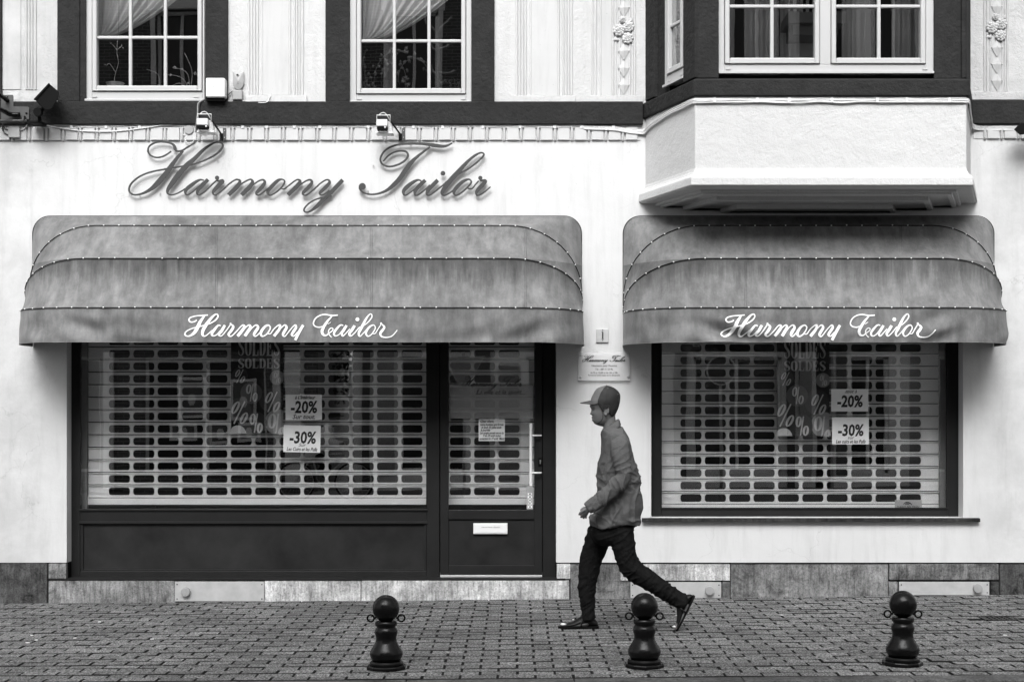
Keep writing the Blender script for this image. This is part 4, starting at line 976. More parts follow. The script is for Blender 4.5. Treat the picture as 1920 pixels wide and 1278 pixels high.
def sheet(x0, y0, x1, y1, rot, label, lines, group=None, name='paper_sign', m='paper'):
    cx, cy = (x0+x1)/2, (y0+y1)/2; c, s_ = cos(rot), sin(rot)
    Y = YF-0.0005+0.016
    root = thing(name, P(cx, cy, Y), label, 'paper sign' if name == 'paper_sign' else 'note', group)
    w, h = (x1-x0)/2/S(Y), (y1-y0)/2/S(Y); X, Z = px(cx, Y), pz(cy, Y)
    mb = MB(); n = 6; rows = []
    for j in range(n+1):
        r = []
        for i in range(n+1):
            a, b = -w+2*w*i/n, -h+2*h*j/n
            r.append(Vector((X+a*c-b*s_, Y-0.0012*sin(pi*j/n)-.001, Z+a*s_+b*c)))
        rows.append(r)
    mb.grid(rows); rb = [[v+Vector((0, .0007, 0)) for v in r] for r in rows]; mb.grid(rb)
    mb.build('paper_sheet', M[m], root, smooth=True)
    for (txt, sz, dx, dy, sh, off, wide) in lines:
        a, b = dx/S(Y), -dy/S(Y)
        text_mesh(txt, sz/S(Y), X+a*c-b*s_, Z+a*s_+b*c, Y-0.0036, M['ink'], root, 'writing', sh, off, 0.0004, 'CENTER', wide, rot)
    return root
g = 'white discount papers taped inside the glass'
sheet(535.5, 739.5, 603.5, 787, 0.0, 'upper paper in the wide left window reading -20%', [("à L'intérieur", 9, 2, -15.5, .35, .0008, .85), ('-20%', 31, 0, 10, .08, .0040, .80), ('Sur tout.', 12, 0, 21.5, .35, .0008, 1.0)], g)
sheet(531.5, 797, 601, 847.5, -0.02, 'lower paper in the wide left window reading -30%', [('-30%', 31, 1, 8, .08, .0040, .80), ('Sur', 9.5, 0, 14.5, .35, 0, 1), ('Les Cuirs et les Pulls', 9.5, 0, 22.5, .35, .0007, .72)], g)
sheet(1558.5, 729, 1627.5, 771, 0.0, 'upper paper in the right-hand window reading -20%', [('tout à', 9, 2, -13.5, .4, 0, 1.0), ('-20%', 30, 0, 12, .08, .0040, .80)], g)
sheet(1560, 782, 1629, 832.5, 0.0, 'lower paper in the right-hand window reading -30%', [('-30%', 30, 0, 9, .08, .0040, .80), ('sur', 9, 0, 15.5, .3, 0, 1), ('Les cuirs et les Pulls', 9.5, 0, 23, .35, .0007, .72)], g)
sheet(897.5, 785.5, 946.5, 826.5, 0.0, 'small handwritten note on the glass of the shop door', [('Cher client,', 6.4, -9, -14.5, .4, .0008, .85), ('notre boutique sera fermée', 6.2, 0, -8.5, .4, .0007, .62), ('ce lundi 1er juillet toute', 6.2, -1, -3.3, .4, .0007, .62), ('la journée', 6.2, -12, 1.8, .4, .0007, .7), ('Les congés annuels seront du', 6.2, 0, 7.2, .4, .0007, .6), ('9 au 29 août inclus', 6.2, 0, 12.2, .4, .0007, .7), ('ouverture le 19 août  Merci', 6.2, 0, 17.8, .4, .0007, .66)], None, 'handwritten_note')
# brand card standing in the right window
t = thing('display_card', P(1703, 950, YF+.05), 'small pale card with a little emblem standing at the foot of the right-hand window', 'card')
Y = YF+.035; m = MB(); m.box(px(1678, Y), px(1728.5, Y), Y, Y+.004, pz(952.3, Y), pz(936.5, Y)); m.build('card', M['zinc'], t)
m = MB(); Tc = lambda x, y: (px(x, Y), Y, pz(y, Y))
stroke(m, [(1694,945,1.0),(1697,942,1.6),(1702,941.5,2.6),(1707,943,2.0),(1709.5,946,1.2)], Tc, .0006, .0004, 4, .0003); stroke(m, [(1697,945.5,1.0),(1700,944,1.6),(1705,945.5,1.2)], Tc, .0006, .0009, 4, .0003); m.build('emblem', M['ink'], t)
text_mesh('DARIO BELTRAN', 5.6/S(Y), px(1703, Y), pz(951.4, Y), Y-.0008, M['ink'], t, 'card_lettering', 0, .0002, .0003, 'CENTER', .98)
# frosted band with the shop's name on the door glass
YD = YF+.0125
t = thing('door_decal', P(921, 752, YD), 'frosted band with the shop name in script on the door glass', 'decal')
m = MB(); m.box(px(843, YD), px(1000, YD), YD, YD+.0006, pz(784, YD), pz(721, YD)); m.build('frosted_band', M['decal'], t)
Td = lambda x, y: (px(866+(x-240)*0.1655, YD), YD, pz(705+(y-262)*0.182, YD))
fat = [([[(x, y, w*1.25+.8) for x, y, w in s] for s in st], [(a, b, r*1.2) for a, b, r in ds]) for st, ds in SIGN]
write(fat, Td, .0006, M['ink'], t, 'decal_script', 0, .0002, .0, True)
text_mesh('La ville et le sport...', 13.5/S(YD), px(938, YD), pz(739, YD), YD-.001, M['ink'], t, 'decal_lettering', .42, 0, .0003, 'CENTER', .86)
# strip of small service stickers by the handle
t = thing('service_stickers', P(994, 935, YD), 'narrow strip of small service symbols at the lower corner of the door glass', 'sticker')
m = MB(); m.box(px(987.5, YD), px(999.5, YD), YD-.0006, YD, pz(954, YD), pz(911, YD)); m.build('sticker_strip', M['circle_light'], t)
for i, (y, k) in enumerate(((925.5, 0), (931, 0), (937, 1), (943.5, 2), (949.5, 0))):
    m = MB(); Y = YD-.0007
    if k == 0: m.box(px(989.5, Y), px(997.5, Y), Y-.0005, Y, pz(y+2, Y), pz(y-2, Y))
    elif k == 1: disc(m, 993.5, y, 2.7, lambda a, b: (px(a, Y), Y, pz(b, Y)), .0005, 0, 14)
    else: m.add([P(990, y, Y), P(994, y+3, Y), P(998, y, Y), P(994, y-3, Y)], [(0, 1, 2, 3)])
    m.build('symbol', M['print_white'], t)
    m = MB(); m.box(px(992, Y), px(995.3, Y), Y-.001, Y-.0006, pz(y+1, Y), pz(y-1, Y)); m.build('symbol_mark', M['ink'], t)
# ================================================================== SIGNS ON THE WALL
t = thing('wall_lettering', P(580, 365, 0), 'large dark metal script letters spelling the shop name across the white wall', 'sign')
YL = -0.034
TL = lambda x, y: (px(x, YL), YL, pz(y, YL))
write(SIGN, TL, 0.006, M['letter'], t, 'letter', 0, 0.0022, 0.0, False, 0.90)
for x, y in ((262,366),(300,362),(322,350),(352,362),(372,365),(405,366),(462,363),(498,366),(540,362),(585,372),(577,397),(690,358),(735,345),(775,356),(800,362),(832,362),(860,360),(900,358),(280,290),(408,300),(700,310),(770,270),(905,292)):
    MB().tube([P(x, y, YL+.001), P(x, y, 0.0)], 0.004, 6).build('fixing_pin', M['zinc'], t)
# acrylic plaque with opening hours
YA = -0.030
t = thing('opening_hours_plaque', P(1133, 689, YA), 'clear acrylic plaque with opening hours on four round studs beside the door', 'plaque')
m = MB(); m.box(px(1084, YA), px(1180.5, YA), YA, YA+.006, pz(713, YA), pz(660.5, YA)); m.build('acrylic_sheet', M['acryl'], t, bevel=.001)
for x, y in ((1088, 665), (1177, 663.5), (1088.5, 707.5), (1177.5, 706.5)):
    MB().lathe([(.001, .004), (.0075, .004), (.009, .001), (.009, -.004), (.006, -.005), (.006, -.036), (.001, -.036)], P(x, y, YA-.002), 14, 'y').build('stud', M['steel'], t, smooth=True, angle=40)
Ta = lambda x, y: (px(1091.5+(x-240)*0.1195, YA), YA-.001, pz(665.5+(y-262)*0.118, YA))
fat2 = [([[(x, y, w*1.1+2.2) for x, y, w in s] for s in st], [(a, b, r*1.2) for a, b, r in ds]) for st, ds in SIGN]
write(fat2, Ta, .0006, M['ink'], t, 'plaque_script', 0, .0002, .0, True)
for s, y, z in (("Vêtements pour l'homme", 687, 5.4), ('Tél. : 087 31 53 96', 693.6, 5.0), ('de 9h à 12h30 et de 14h à 18h', 700, 4.8), ('Fermé le lundi matin et le dimanche', 704.7, 4.8)):
    text_mesh(s, z/S(YA), px(1132.5, YA), pz(y, YA), YA-.0016, M['ink'], t, 'plaque_lettering', 0.08 if z > 5.2 else 0, .0001, .0003, 'CENTER', .86)
t = thing('house_number_tile', P(1130, 629, -.012), 'small square pale tile with the house number above the plaque', 'number tile')
YN = -.016; m = MB(); m.box(px(1118, YN), px(1141, YN), YN, 0, pz(641.5, YN), pz(616.5, YN)); m.build('tile', M['zinc'], t, bevel=.002)
TN = lambda x, y: (px(x, YN), YN, pz(y, YN))
m = MB(); stroke(m, [(1130.2,622,2.4),(1130.1,628,2.7),(1130,635,2.7)], TN, .0008, .0002, 3, .0002); stroke(m, [(1127.6,622.6,.6),(1129,622,1.0),(1130.5,621.6,1.2)], TN, .0008, .0005, 3, .0002); stroke(m, [(1128,635.2,.9),(1132.2,635.2,.9)], TN, .0008, .0007, 3, .0002)
disc(m, 1130, 619, 1.2, TN, .0008, .0003); disc(m, 1130, 637.8, 1.2, TN, .0008, .0003); m.build('numeral', M['ink'], t)
# ================================================================== CABLES, BOXES, LAMPS
def cable(name, pts, r, m, label, group=None, kind=None):
    mb = MB(); mb.tube(pts, r, 6, True, 5)
    return tag(mb.build(name, m, None, smooth=True, origin=pts[0]), label, 'cable', group)
YC = -.018
G = 'cables clipped along the wall under the beam'
def wob(xs, y, a, seed, Y=YC, d=0.0):
    r = random.Random(seed); return [P(x, y+r.uniform(-a, a), Y+r.uniform(-.003, .003)+d) for x in xs]
rng = lambda a, b, s: [a+(b-a)*i/max(1, int(round(abs(b-a)/s))) for i in range(max(1, int(round(abs(b-a)/s)))+1)]
bayp = lambda off, ys: [P(1196, 246+ys, -.02)+Vector((0, 0, 0)), P(1212, 240+ys, -.03)]
def round_bay(ys, seed):
    r = random.Random(seed); T, LN = splayT(-1); T2, _ = splayT(1); out = []
    z0 = pz(246+ys, 0); z1 = pz(189+ys*.8, -BD)
    for k, (f, zz) in enumerate(((0.03, 0.0), (0.14, 0.32), (0.30, 0.62), (0.55, 0.86), (0.8, 0.95), (0.97, 1.0))):
        out.append(Vector(T(LN*f, 0.018, z0+(z1-z0)*zz+r.uniform(-.004, .004))))
    for x in rng(px(1309, -BD), px(1806, -BD), .16): out.append(Vector((x, -BD-.016+r.uniform(-.002, .002), z1+r.uniform(-.006, .006))))
    zr = pz(238+ys, 0)
    for f, zz in ((0.97, 0.0), (0.7, .35), (0.35, 0.85), (0.08, 1.0)): out.append(Vector(T2(LN*f, 0.020, z1+(zr-z1)*zz)))
    return out
lead = [P(x, y, YC) for x, y in ((1100, 238), (1150, 240), (1180, 245), (1196, 246.5))]
for i, ys in enumerate((-2.4, 0.2, 2.8, 5.0)):
    pts = wob(rng(60 if i != 2 else 470, 1090, 24), 236+ys*.7-(.5 if i else 0), 0.9, 31+i)
    pts += [p+Vector((0, -.003*i, -ys*.9/S(0))) for p in lead]+round_bay(ys, 5+i)+[P(x, y+ys, YC) for x, y in ((1835, 238.5), (1870, 239), (1905, 238.5), (1990, 238))]
    cable('wall_cable', pts, 0.0055 if i != 1 else 0.007, M['cable'], ('pale cable clipped highest under the beam and round the bay', 'thicker pale cable second from the top of the bundle round the bay', 'pale cable running from the left floodlight round the bay', 'pale cable lowest in the bundle round the bay')[i], G)
cable('wall_cable', [P(x, y, YC-.01) for x, y in ((62, 232), (90, 236), (130, 243), (170, 246.5), (220, 246), (270, 240), (310, 234), (330, 232))], .0055, M['cable'], 'pale cable sagging in a shallow curve below the beam at the left', G)
for x, w in ((134, 'left of the sagging cable'), (199, 'over the middle of the sagging cable'), (262, 'over the right end of the sagging cable'), (455, 'just right of the left floodlight bracket'), (500, 'over the small letter r of the sign'), (552, 'over the small letter o of the sign'), (600, 'over the letter n of the sign'), (690, 'left of the right floodlight'), (775, 'over the top bar of the capital T'), (830, 'over the right tip of the capital T'), (905, 'over the loop of the letter l'), (975, 'under the reeded pilaster right of the middle window'), (1040, 'under the plain face of that pilaster'), (1090, 'left of the flowered pilaster'), (1150, 'nearest the bay, under the flowered pilaster')):
    p = P(x, 237, YC-.004)
    tag(MB().box(p.x-.012, p.x+.012, p.y-.006, -0.001, p.z-.016, p.z+.010).build('cable_clip', M['white_plastic'], None, bevel=.002, origin=p), 'small white cable clip '+w, 'cable clip', 'cable clips along the front')
for x, w in ((1340, 'at the left corner of the bay'), (1420, 'on the bay under the left casement'), (1480, 'on the bay under the right half of the left casement'), (1560, 'on the bay under the window mullion'), (1645, 'on the bay under the right casement'), (1700, 'on the bay under the right half of the right casement'), (1780, 'at the right corner of the bay')):
    p = P(x, 188, -BD-.018)
    tag(MB().box(p.x-.010, p.x+.010, p.y-.008, -BD-.001, p.z-.018, p.z+.018).build('cable_clip', M['white_plastic'], None, bevel=.002, origin=p), 'small white cable clip '+w, 'cable clip', 'cable clips on the bay')
def boxthing(name, xa, xb, ya, yb, Y0, Y1, m, label, cat, bevel=.006):
    p = P((xa+xb)/2, yb, Y1); t = thing(name, p, label, cat)
    b = MB().pbox(xa, xb, ya, yb, Y0, Y1); o = b.build('housing', M[m], t, bevel=bevel, seg=3); return t
t = boxthing('alarm_box', 385.5, 421.5, 146, 182, -.13, -.027, 'white_plastic', 'white square alarm housing on the dark post beside the left window', 'alarm box', .012)
MB().ball(P(401, 163, -.131), .004, 6, 4).build('screw', M['cast'], t)
MB().pbox(386, 420, 182.5, 189, -.10, -.03).build('housing_base', M['blackmetal'], t)
t = boxthing('junction_box', 435, 454, 168.5, 187, -.045, -.001, 'grey_plastic', 'small grey junction box below the notched sensor', 'junction box', .008)
t = thing('wall_sensor', P(446, 165, -.01), 'grey wall sensor with a notched top beside the left window', 'sensor')
m = MB(); pr = [(436.5,134.5),(436.5,157),(438.5,163),(443,167),(446.5,167.6),(451,166.5),(455,162),(457,156),(457,134.5),(446.5,142)]
f0 = [P(x, y, -.022) for x, y in pr]; f1 = [P(446.5+(x-446.5)*.98, y, -.001) for x, y in pr]; mid = P(446.5, 152, -.034)
m.loft([f1, f0], True, False); nn = len(pr); b0 = len(m.v); m.add(f0+[mid], [((i+1) % nn, i, nn) for i in range(nn)]); m.build('sensor_body', M['grey_plastic'], t)
MB().box(px(444.7), px(448.3), -.034, -.026, pz(143), pz(140.8)).build('sensor_slot', M['ink'], t); MB().ball(P(446.4, 157, -.031), .003, 6, 4).build('screw', M['ink'], t)
cable('drop_cable', [P(384, 186, -.04), P(376, 190, -.055), P(371, 196, -.06), P(370.5, 212, -.06), P(368.5, 226, -.06), P(367, 240, -.03), P(366, 248, -.02)], .0055, M['grey_plastic'], 'grey cable dropping across the beam beside the left floodlight')
cable('drop_cable', [P(388, 187, -.03), P(378, 191, -.050), P(373.5, 197, -.06), P(373, 212, -.06), P(371, 226, -.06), P(369.5, 240, -.03), P(374, 250, -.02), P(386, 250, -.04)], .0045, M['dark_cable'], 'dark cable dropping across the beam beside the left floodlight')
cable('box_cable', [P(385, 189, -.04), P(405, 187, -.05), P(418, 189, -.04), P(428, 178, -.02), P(436, 171, -.01)], .0045, M['dark_cable'], 'dark cable linking the alarm housing and the small junction box')
cable('loose_cable', [P(447, 188, -.012), P(470, 191, -.03), P(498, 192.5, -.05), P(505, 184, -.03), P(509, 176, -.012)], .004, M['cable'], 'short loose pale cable end above the beam')
t = thing('round_junction_box', P(355, 248, -.03), 'round grey junction box beneath the beam left of the left floodlight', 'junction box')
MB().lathe([(.001, .032), (.036, .032), (.040, .028), (.040, 0), (.001, 0)], P(355.5, 244.5, -.001), 24, 'y').build('housing', M['grey_plastic'], t, smooth=True, angle=35)
m = MB(); m.torus(P(355.5, 260.5, -.02), 8.5/S(0), .0042, 'y', 20, 6, radians(160), radians(380)); m.build('cable_loop', M['cable'], t, smooth=True)
MB().tube([P(338.5, 238, -.015), P(338.5, 247, -.015), P(342, 252.5, -.015), P(348, 253, -.02)], .0045, 6, True, 4).build('cable_end', M['cable'], t, smooth=True)
def floodlight(x, y, label):
    Y = -.20; t = thing('floodlight', P(x+20, 262, 0), label, 'floodlight', 'small white floodlights on brackets below the beam')
    q = lambda a, b, d=0.0: P(x+a, y+b, Y+d)
    b = MB(); b.box(px(x-13, Y), px(x+8, Y), Y-.055, Y+.03, pz(y+6, Y), pz(y-7, Y)); b.build('lamp_housing', M['white_plastic'], t, bevel=.010, seg=3)
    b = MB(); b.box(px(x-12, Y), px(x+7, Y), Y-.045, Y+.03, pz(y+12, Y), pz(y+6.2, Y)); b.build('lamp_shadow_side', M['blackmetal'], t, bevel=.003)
    b = MB(); fr = [q(-14, 17, .0), q(15, 17, .0), q(15.5, -2, .0)]
    b.add([q(-15, 14, 0), q(17, 14, 0), q(17, 17, 0), q(-15, 17, 0)]+[v+Vector((0, .12, 0)) for v in (q(-15, 14), q(17, 14), q(17, 17), q(-15, 17))], [(0,1,2,3),(7,6,5,4),(0,4,5,1),(3,2,6,7),(1,5,6,2),(0,3,7,4)]); b.build('reflector_rim', M['white_plastic'], t, bevel=.002)
    b = MB(); b.add([q(8.5, -6, .0), q(14.5, -1, .03), q(16.5, 14, .03), q(8.5, 10, 0), q(9.5, -6, .05), q(15.5, -1, .08), q(17.5, 14, .08), q(9.5, 10, .05)], [(0,3,2,1),(4,5,6,7),(0,1,5,4),(1,2,6,5),(2,3,7,6),(3,0,4,7)]); b.build('lamp_side', M['white_plastic'], t, bevel=.002)
    b = MB(); b.tube([q(-13, -8), q(-13, -17), q(12, -17), q(12, -4)], .0045, 6); b.build('guard_wire', M['cable'], t, smooth=True)
    b = MB(); b.tube([q(-9, -17, .01), q(-5, -20.5, .01), q(0, -21.5, .01), q(4, -19, .02), q(10, -10, .04), q(14, 0, .10)], .004, 6, True, 4); b.build('lead', M['cable'], t, smooth=True)
    b = MB(); b.tube([q(-6, 10), q(-8, 16), q(0, 18, .02), q(7, 14), q(9, 9)], .004, 6, True, 4); b.build('lead_loop', M['white_plastic'], t, smooth=True)
    b = MB(); b.ball(q(2.5, 6, -.045), .009, 8, 6); b.build('gland', M['white_plastic'], t, smooth=True)
    b = MB(); b.tube([q(14, -4, .03), P(x+31, 252, -.01), P(x+31.5, 263, -.008)], .010, 4); b.build('bracket_arm', M['cast'], t)
    b = MB(); b.pbox(x+34, x+40, 240, 263, -.026, -.021); b.build('bracket_plate', M['bracket'], t, bevel=.001)
    for yy in (245, 258): MB().ball(P(x+37, yy, -.027), .005, 8, 6).build('bolt', M['zinc'], t, smooth=True)
    b = MB(); b.pbox(x+28, x+34, 250, 264, -.035, -.021); b.build('bracket_foot', M['cast'], t, bevel=.002)
floodlight(384, 231, 'white floodlight on a bracket above the capital H of the sign')
floodlight(719.5, 233, 'white floodlight on a bracket above the capital T of the sign')
# black spotlight and steel bracket at the left edge
t = thing('spotlight', P(76, 236, -.05), 'black square spotlight tilted up on its foot at the far left', 'spotlight')
Y = -.30; a45 = radians(0)
pr = [(64.5,186),(92,157),(110.5,172),(109,186),(97,205),(85,207.5),(74,197)]
m = MB(); m.loft([[P(x, y, Y+.17) for x, y in pr], [P(x, y, Y) for x, y in pr]]); m.build('lamp_housing', M['blackmetal'], t, bevel=.006)
m = MB(); e = [(62.5,186.5),(91.5,155.5),(94,158),(66,189)]; m.loft([[P(x, y, Y+.18) for x, y in e], [P(x, y, Y-.01) for x, y in e]]); m.build('lamp_rim', M['blackmetal'], t, bevel=.003)
m = MB(); m.lathe([(.001, 0), (.034, 0), (.038, .02), (.034, .05), (.001, .05)], P(73.5, 212, Y+.09), 20, 'y'); m.tube([P(82, 203, Y+.08), P(73.5, 212, Y+.08), P(74.5, 228, Y+.10), P(75, 232, -.05)], .016, 8); m.build('knuckle', M['blackmetal'], t, smooth=True, angle=40)
m = MB(); m.pbox(52, 76, 226, 231, -.20, -.046); m.build('foot', M['blackmetal'], t, bevel=.003)
t = thing('wall_bracket', P(20, 222, -.05), 'grey stepped steel bracket with arms bolted to the beam at the left edge', 'bracket')
m = MB(); pr = [(2,178),(24,178),(25.5,181),(25.5,200),(53,200.5),(54.5,203),(54.5,224),(2,224)]
m.loft([[P(x, y, -.046) for x, y in pr], [P(x, y, -.058) for x, y in pr]]); m.build('bracket_plate', M['bracket'], t, bevel=.002)
for x, y in ((49.5, 212.5), (9, 181), (14, 182)): MB().ball(P(x, y, -.060), .009 if x > 40 else .006, 8, 6).build('bolt', M['cast'], t, smooth=True)
m = MB(); m.tube([P(-40, 160, -.45), P(-2, 176, -.2), P(14, 189, -.06)], .018, 8); m.tube([P(-60, 180, -.5), P(0, 205, -.22), P(18, 214, -.10), P(37, 215, -.09)], .020, 8, True, 3); m.build('bracket_arm', M['cast'], t, smooth=True)
m = MB(); m.tube([P(-60, 226.5, -.09), P(50, 226.5, -.09)], .010, 8); m.box(px(50), px(53.5), -.12, -.03, pz(231), pz(222)); m.build('bracket_rail', M['bracket'], t, smooth=True, angle=40)
t = boxthing('cable_box', 15, 36.5, 237, 257.5, -.05, -.001, 'grey_plastic', 'pale grey square cable box under the bracket at the left edge', 'junction box', .004)
cable('box_lead', [P(5, 231, -.04), P(5, 243, -.03), P(9, 250, -.03), P(16, 253, -.03)], .0055, M['dark_cable'], 'black lead entering the lower side of the cable box at the left')
cable('box_lead', [P(4, 230, -.04), P(8, 240, -.03), P(16, 244, -.03)], .0045, M['dark_cable'], 'black lead entering the upper side of the cable box at the left')
cable('box_lead', [P(36, 244.5, -.03), P(44, 242, -.03), P(50, 236, -.03), P(52, 232, -.03)], .005, M['cable'], 'pale lead leaving the right side of the cable box at the left')
t = thing('hanging_lamp', P(1920, 240, -.2), 'dark lamp housing cut by the right edge of the picture', 'lamp')
m = MB(); pr = [(1901,243),(1914,230),(1948,232),(1950,250),(1912,253)]; m.loft([[P(x, y, -.15) for x, y in pr], [P(x, y, -.28) for x, y in pr]]); m.build('lamp_housing', M['blackmetal'], t, bevel=.005)
m = MB(); m.tube([P(1935, 240, -.2), P(1945, 236, -.05), P(1946, 236, 0)], .012, 8); m.build('lamp_arm', M['blackmetal'], t, smooth=True)
# ================================================================== UPPER WINDOWS: CURTAINS AND PLANTS
def swag(xl, xt0, xt1, yb, ytop, Y, label):
    t = MB(); N = 44; Q = 16; rows = []
    for i in range(N+1):
        f = i/N; row = []; xt = xt0+(xt1-xt0)*f; bx = xl+2*f; by = yb+4*f
        for j in range(Q+1):
            g = j/Q
            x = bx+(xt-bx)*(g**0.80); y = by+(ytop-by)*(g**(1.65-.35*f))
            row.append(P(x, y, Y)+Vector((0, 0.030*sin(i*1.35)*(0.35+g)+.01*sin(i*.5), 0)))
        rows.append(row)
    t.grid(rows); o = t.build('curtain', M['sheer'], None, smooth=True, origin=P(xl, yb, Y))
    return tag(o, label, 'curtain')
swag(186, 186, 395, 68, -60, .34, 'sheer white curtain drawn to the left in the left upstairs window')
swag(680, 680, 905, 76, -60, .34, 'sheer white curtain drawn to the left in the middle upstairs window')
swag(186, 187, 240, 82, 66, .30, 'lower fold of sheer curtain hanging below the tie in the left upstairs window') if False else None
def straight_curtain(xa, xb, Y, zb, label, seed):
    m = MB(); n = int(abs(px(xb, Y)-px(xa, Y))/.012); r = random.Random(seed); rows = []
    for z in (zb, zb+.6, zb+1.3, zb+2.2):
        rows.append([Vector((px(xa, Y)+(px(xb, Y)-px(xa, Y))*i/n, Y+.028*sin(i*.8+sin(i*.13)*2), z)) for i in range(n+1)])
    m.grid(rows); return tag(m.build('curtain', M['sheer2'], None, smooth=True, origin=(px(xa, Y), Y, zb)), label, 'curtain')
straight_curtain(1395, 1460, -.45, 4.1, 'sheer curtain hanging at the left of the left bay casement', 1)
straight_curtain(1478, 1500, -.42, 4.1, 'narrow sheer curtain hanging right of the muntin in the left bay casement', 5)
straight_curtain(1578, 1640, -.45, 4.1, 'sheer curtain hanging in the left half of the right bay casement', 2)
straight_curtain(1672, 1735, -.45, 4.1, 'sheer curtain hanging in the right half of the right bay casement', 3)
def shelf(xa, xb, y, Y):
    m = MB(); m.box(px(xa, Y), px(xb, Y), .20, .40, pz(y, Y)-.03, pz(y, Y)); m.build('window_board', M['pvc'], house)
shelf(150, 400, 168, .25); shelf(640, 900, 173, .25)
Yp = .27
t = thing('cactus', P(820, 171, Yp), 'tall dark candelabra cactus standing in the middle upstairs window', 'plant')
def arm(pts, r): 
    m = MB(); q = catmull(pts, 5); n = len(q)
    m.tube([P(x, y, Yp) for x, y in q], [r*(1+.28*(i % 2)) for i in range(n)], 6); 
    for i in range(0, n, 2):
        x, y = q[i]
        for s in (-1, 1): m.tube([P(x, y, Yp), P(x+s*(r*S(Yp)+2.4), y-1.0, Yp)], [.004, .0008], 4)
    return m
arm([(820,168),(820,140),(821.5,110),(820,84),(819,60),(820,33)], .016).build('stem', M['cactus'], t, smooth=True)
for k, a in enumerate(([(820,62),(808,50),(800,44),(797,34)], [(821,60),(830,48),(838,42),(846,33)], [(820,92),(829,91),(838,88),(842,84)], [(820,95),(812,91),(808,84)], [(821,136),(832,137),(844,137),(852,133)], [(820,140),(811,133),(808,122)], [(820,152),(828,156),(836,150)])):
    arm(a, .010).build('branch', M['cactus'], t, smooth=True)
m = MB(); m.lathe([(.001, 0), (.06, 0), (.075, .10), (.080, .12), (.001, .12)], P(820, 171, Yp)-Vector((0, 0, .1)), 20); m.build('pot', M['cast'], t, smooth=True, angle=40)
def leafy(root, stems, nl, size, seed, m, box=None):
    r = random.Random(seed)
    for st in stems:
        q = catmull(st, 6); MB().tube([P(x, y, Yp) for x, y in q], .003, 5).build('stem', M['twig'] if m == 'twig' else M[m], root, smooth=True)
        for k in range(nl):
            x, y = q[r.randrange(1, len(q))]; c = P(x+r.uniform(-5, 5), y+r.uniform(-4, 4), Yp+r.uniform(-.05, .05)); a = r.uniform(0, 2*pi); s = size*r.uniform(.6, 1.2); ti = r.uniform(-.6, .6)
            u = Vector((cos(a), ti*.5, sin(a))); v = Vector((-sin(a), ti, cos(a)))
            b = MB(); b.add([c, c+u*s*.45+v*s*.42, c+u*s*1.1, c+u*s*.45-v*s*.42, c+u*s*.5+Vector((0, -.006, 0))], [(0, 1, 4), (1, 2, 4), (2, 3, 4), (3, 0, 4)]); b.build('leaf', M[m], root)
t = thing('ivy_plant', P(735, 171, Yp), 'leafy dark ivy trailing along the sill of the middle upstairs window', 'plant')
leafy(t, [[(690,168),(684,140),(682,110),(685,95)], [(700,168),(705,130),(722,104),(745,96),(765,100)], [(745,168),(750,130),(770,110),(790,114),(803,130)], [(720,168),(716,140),(730,120)], [(760,168),(760,140),(752,118)]], 22, .036, 4, 'leaf')
MB().lathe([(.001, 0), (.09, 0), (.11, .09), (.001, .09)], P(725, 171, Yp)-Vector((0, 0, .02)), 18).build('pot', M['cast'], t, smooth=True, angle=40)
t = thing('small_shrub', P(858, 171, Yp), 'low bushy plant in the right corner of the middle upstairs window', 'plant')
leafy(t, [[(846,170),(844,158),(840,152)], [(853,170),(853,155),(852,149)], [(858,170),(860,158),(863,152)]], 16, .014, 6, 'leaf')
t = thing('bare_twig_plant', P(216, 166, Yp), 'pale bare twisted stem in a pot at the left of the left upstairs window', 'plant')
leafy(t, [[(213,164),(216,140),(222,118),(219,96),(222,60),(223,0),(224,-40)], [(216,135),(206,120),(199,124)], [(220,95),(213,86),(210,84)], [(220,93),(227,88),(229,84)]], 1, .02, 8, 'twig')
MB().lathe([(.001, 0), (.05, 0), (.075, .05), (.08, .056), (.001, .05)], P(216, 168, Yp), 18).build('pot', M['zinc'], t, smooth=True, angle=40)
t = thing('spidery_plant', P(345, 166, Yp), 'thin arching pale leaves at the right of the left upstairs window', 'plant')
leafy(t, [[(352,165),(345,150),(330,142),(312,140)], [(356,165),(352,140),(340,130),(325,128)], [(350,165),(336,156),(322,162)], [(358,165),(360,135),(352,112),(346,100)], [(300,165),(296,140),(275,130)]], 2, .03, 9, 'twig')
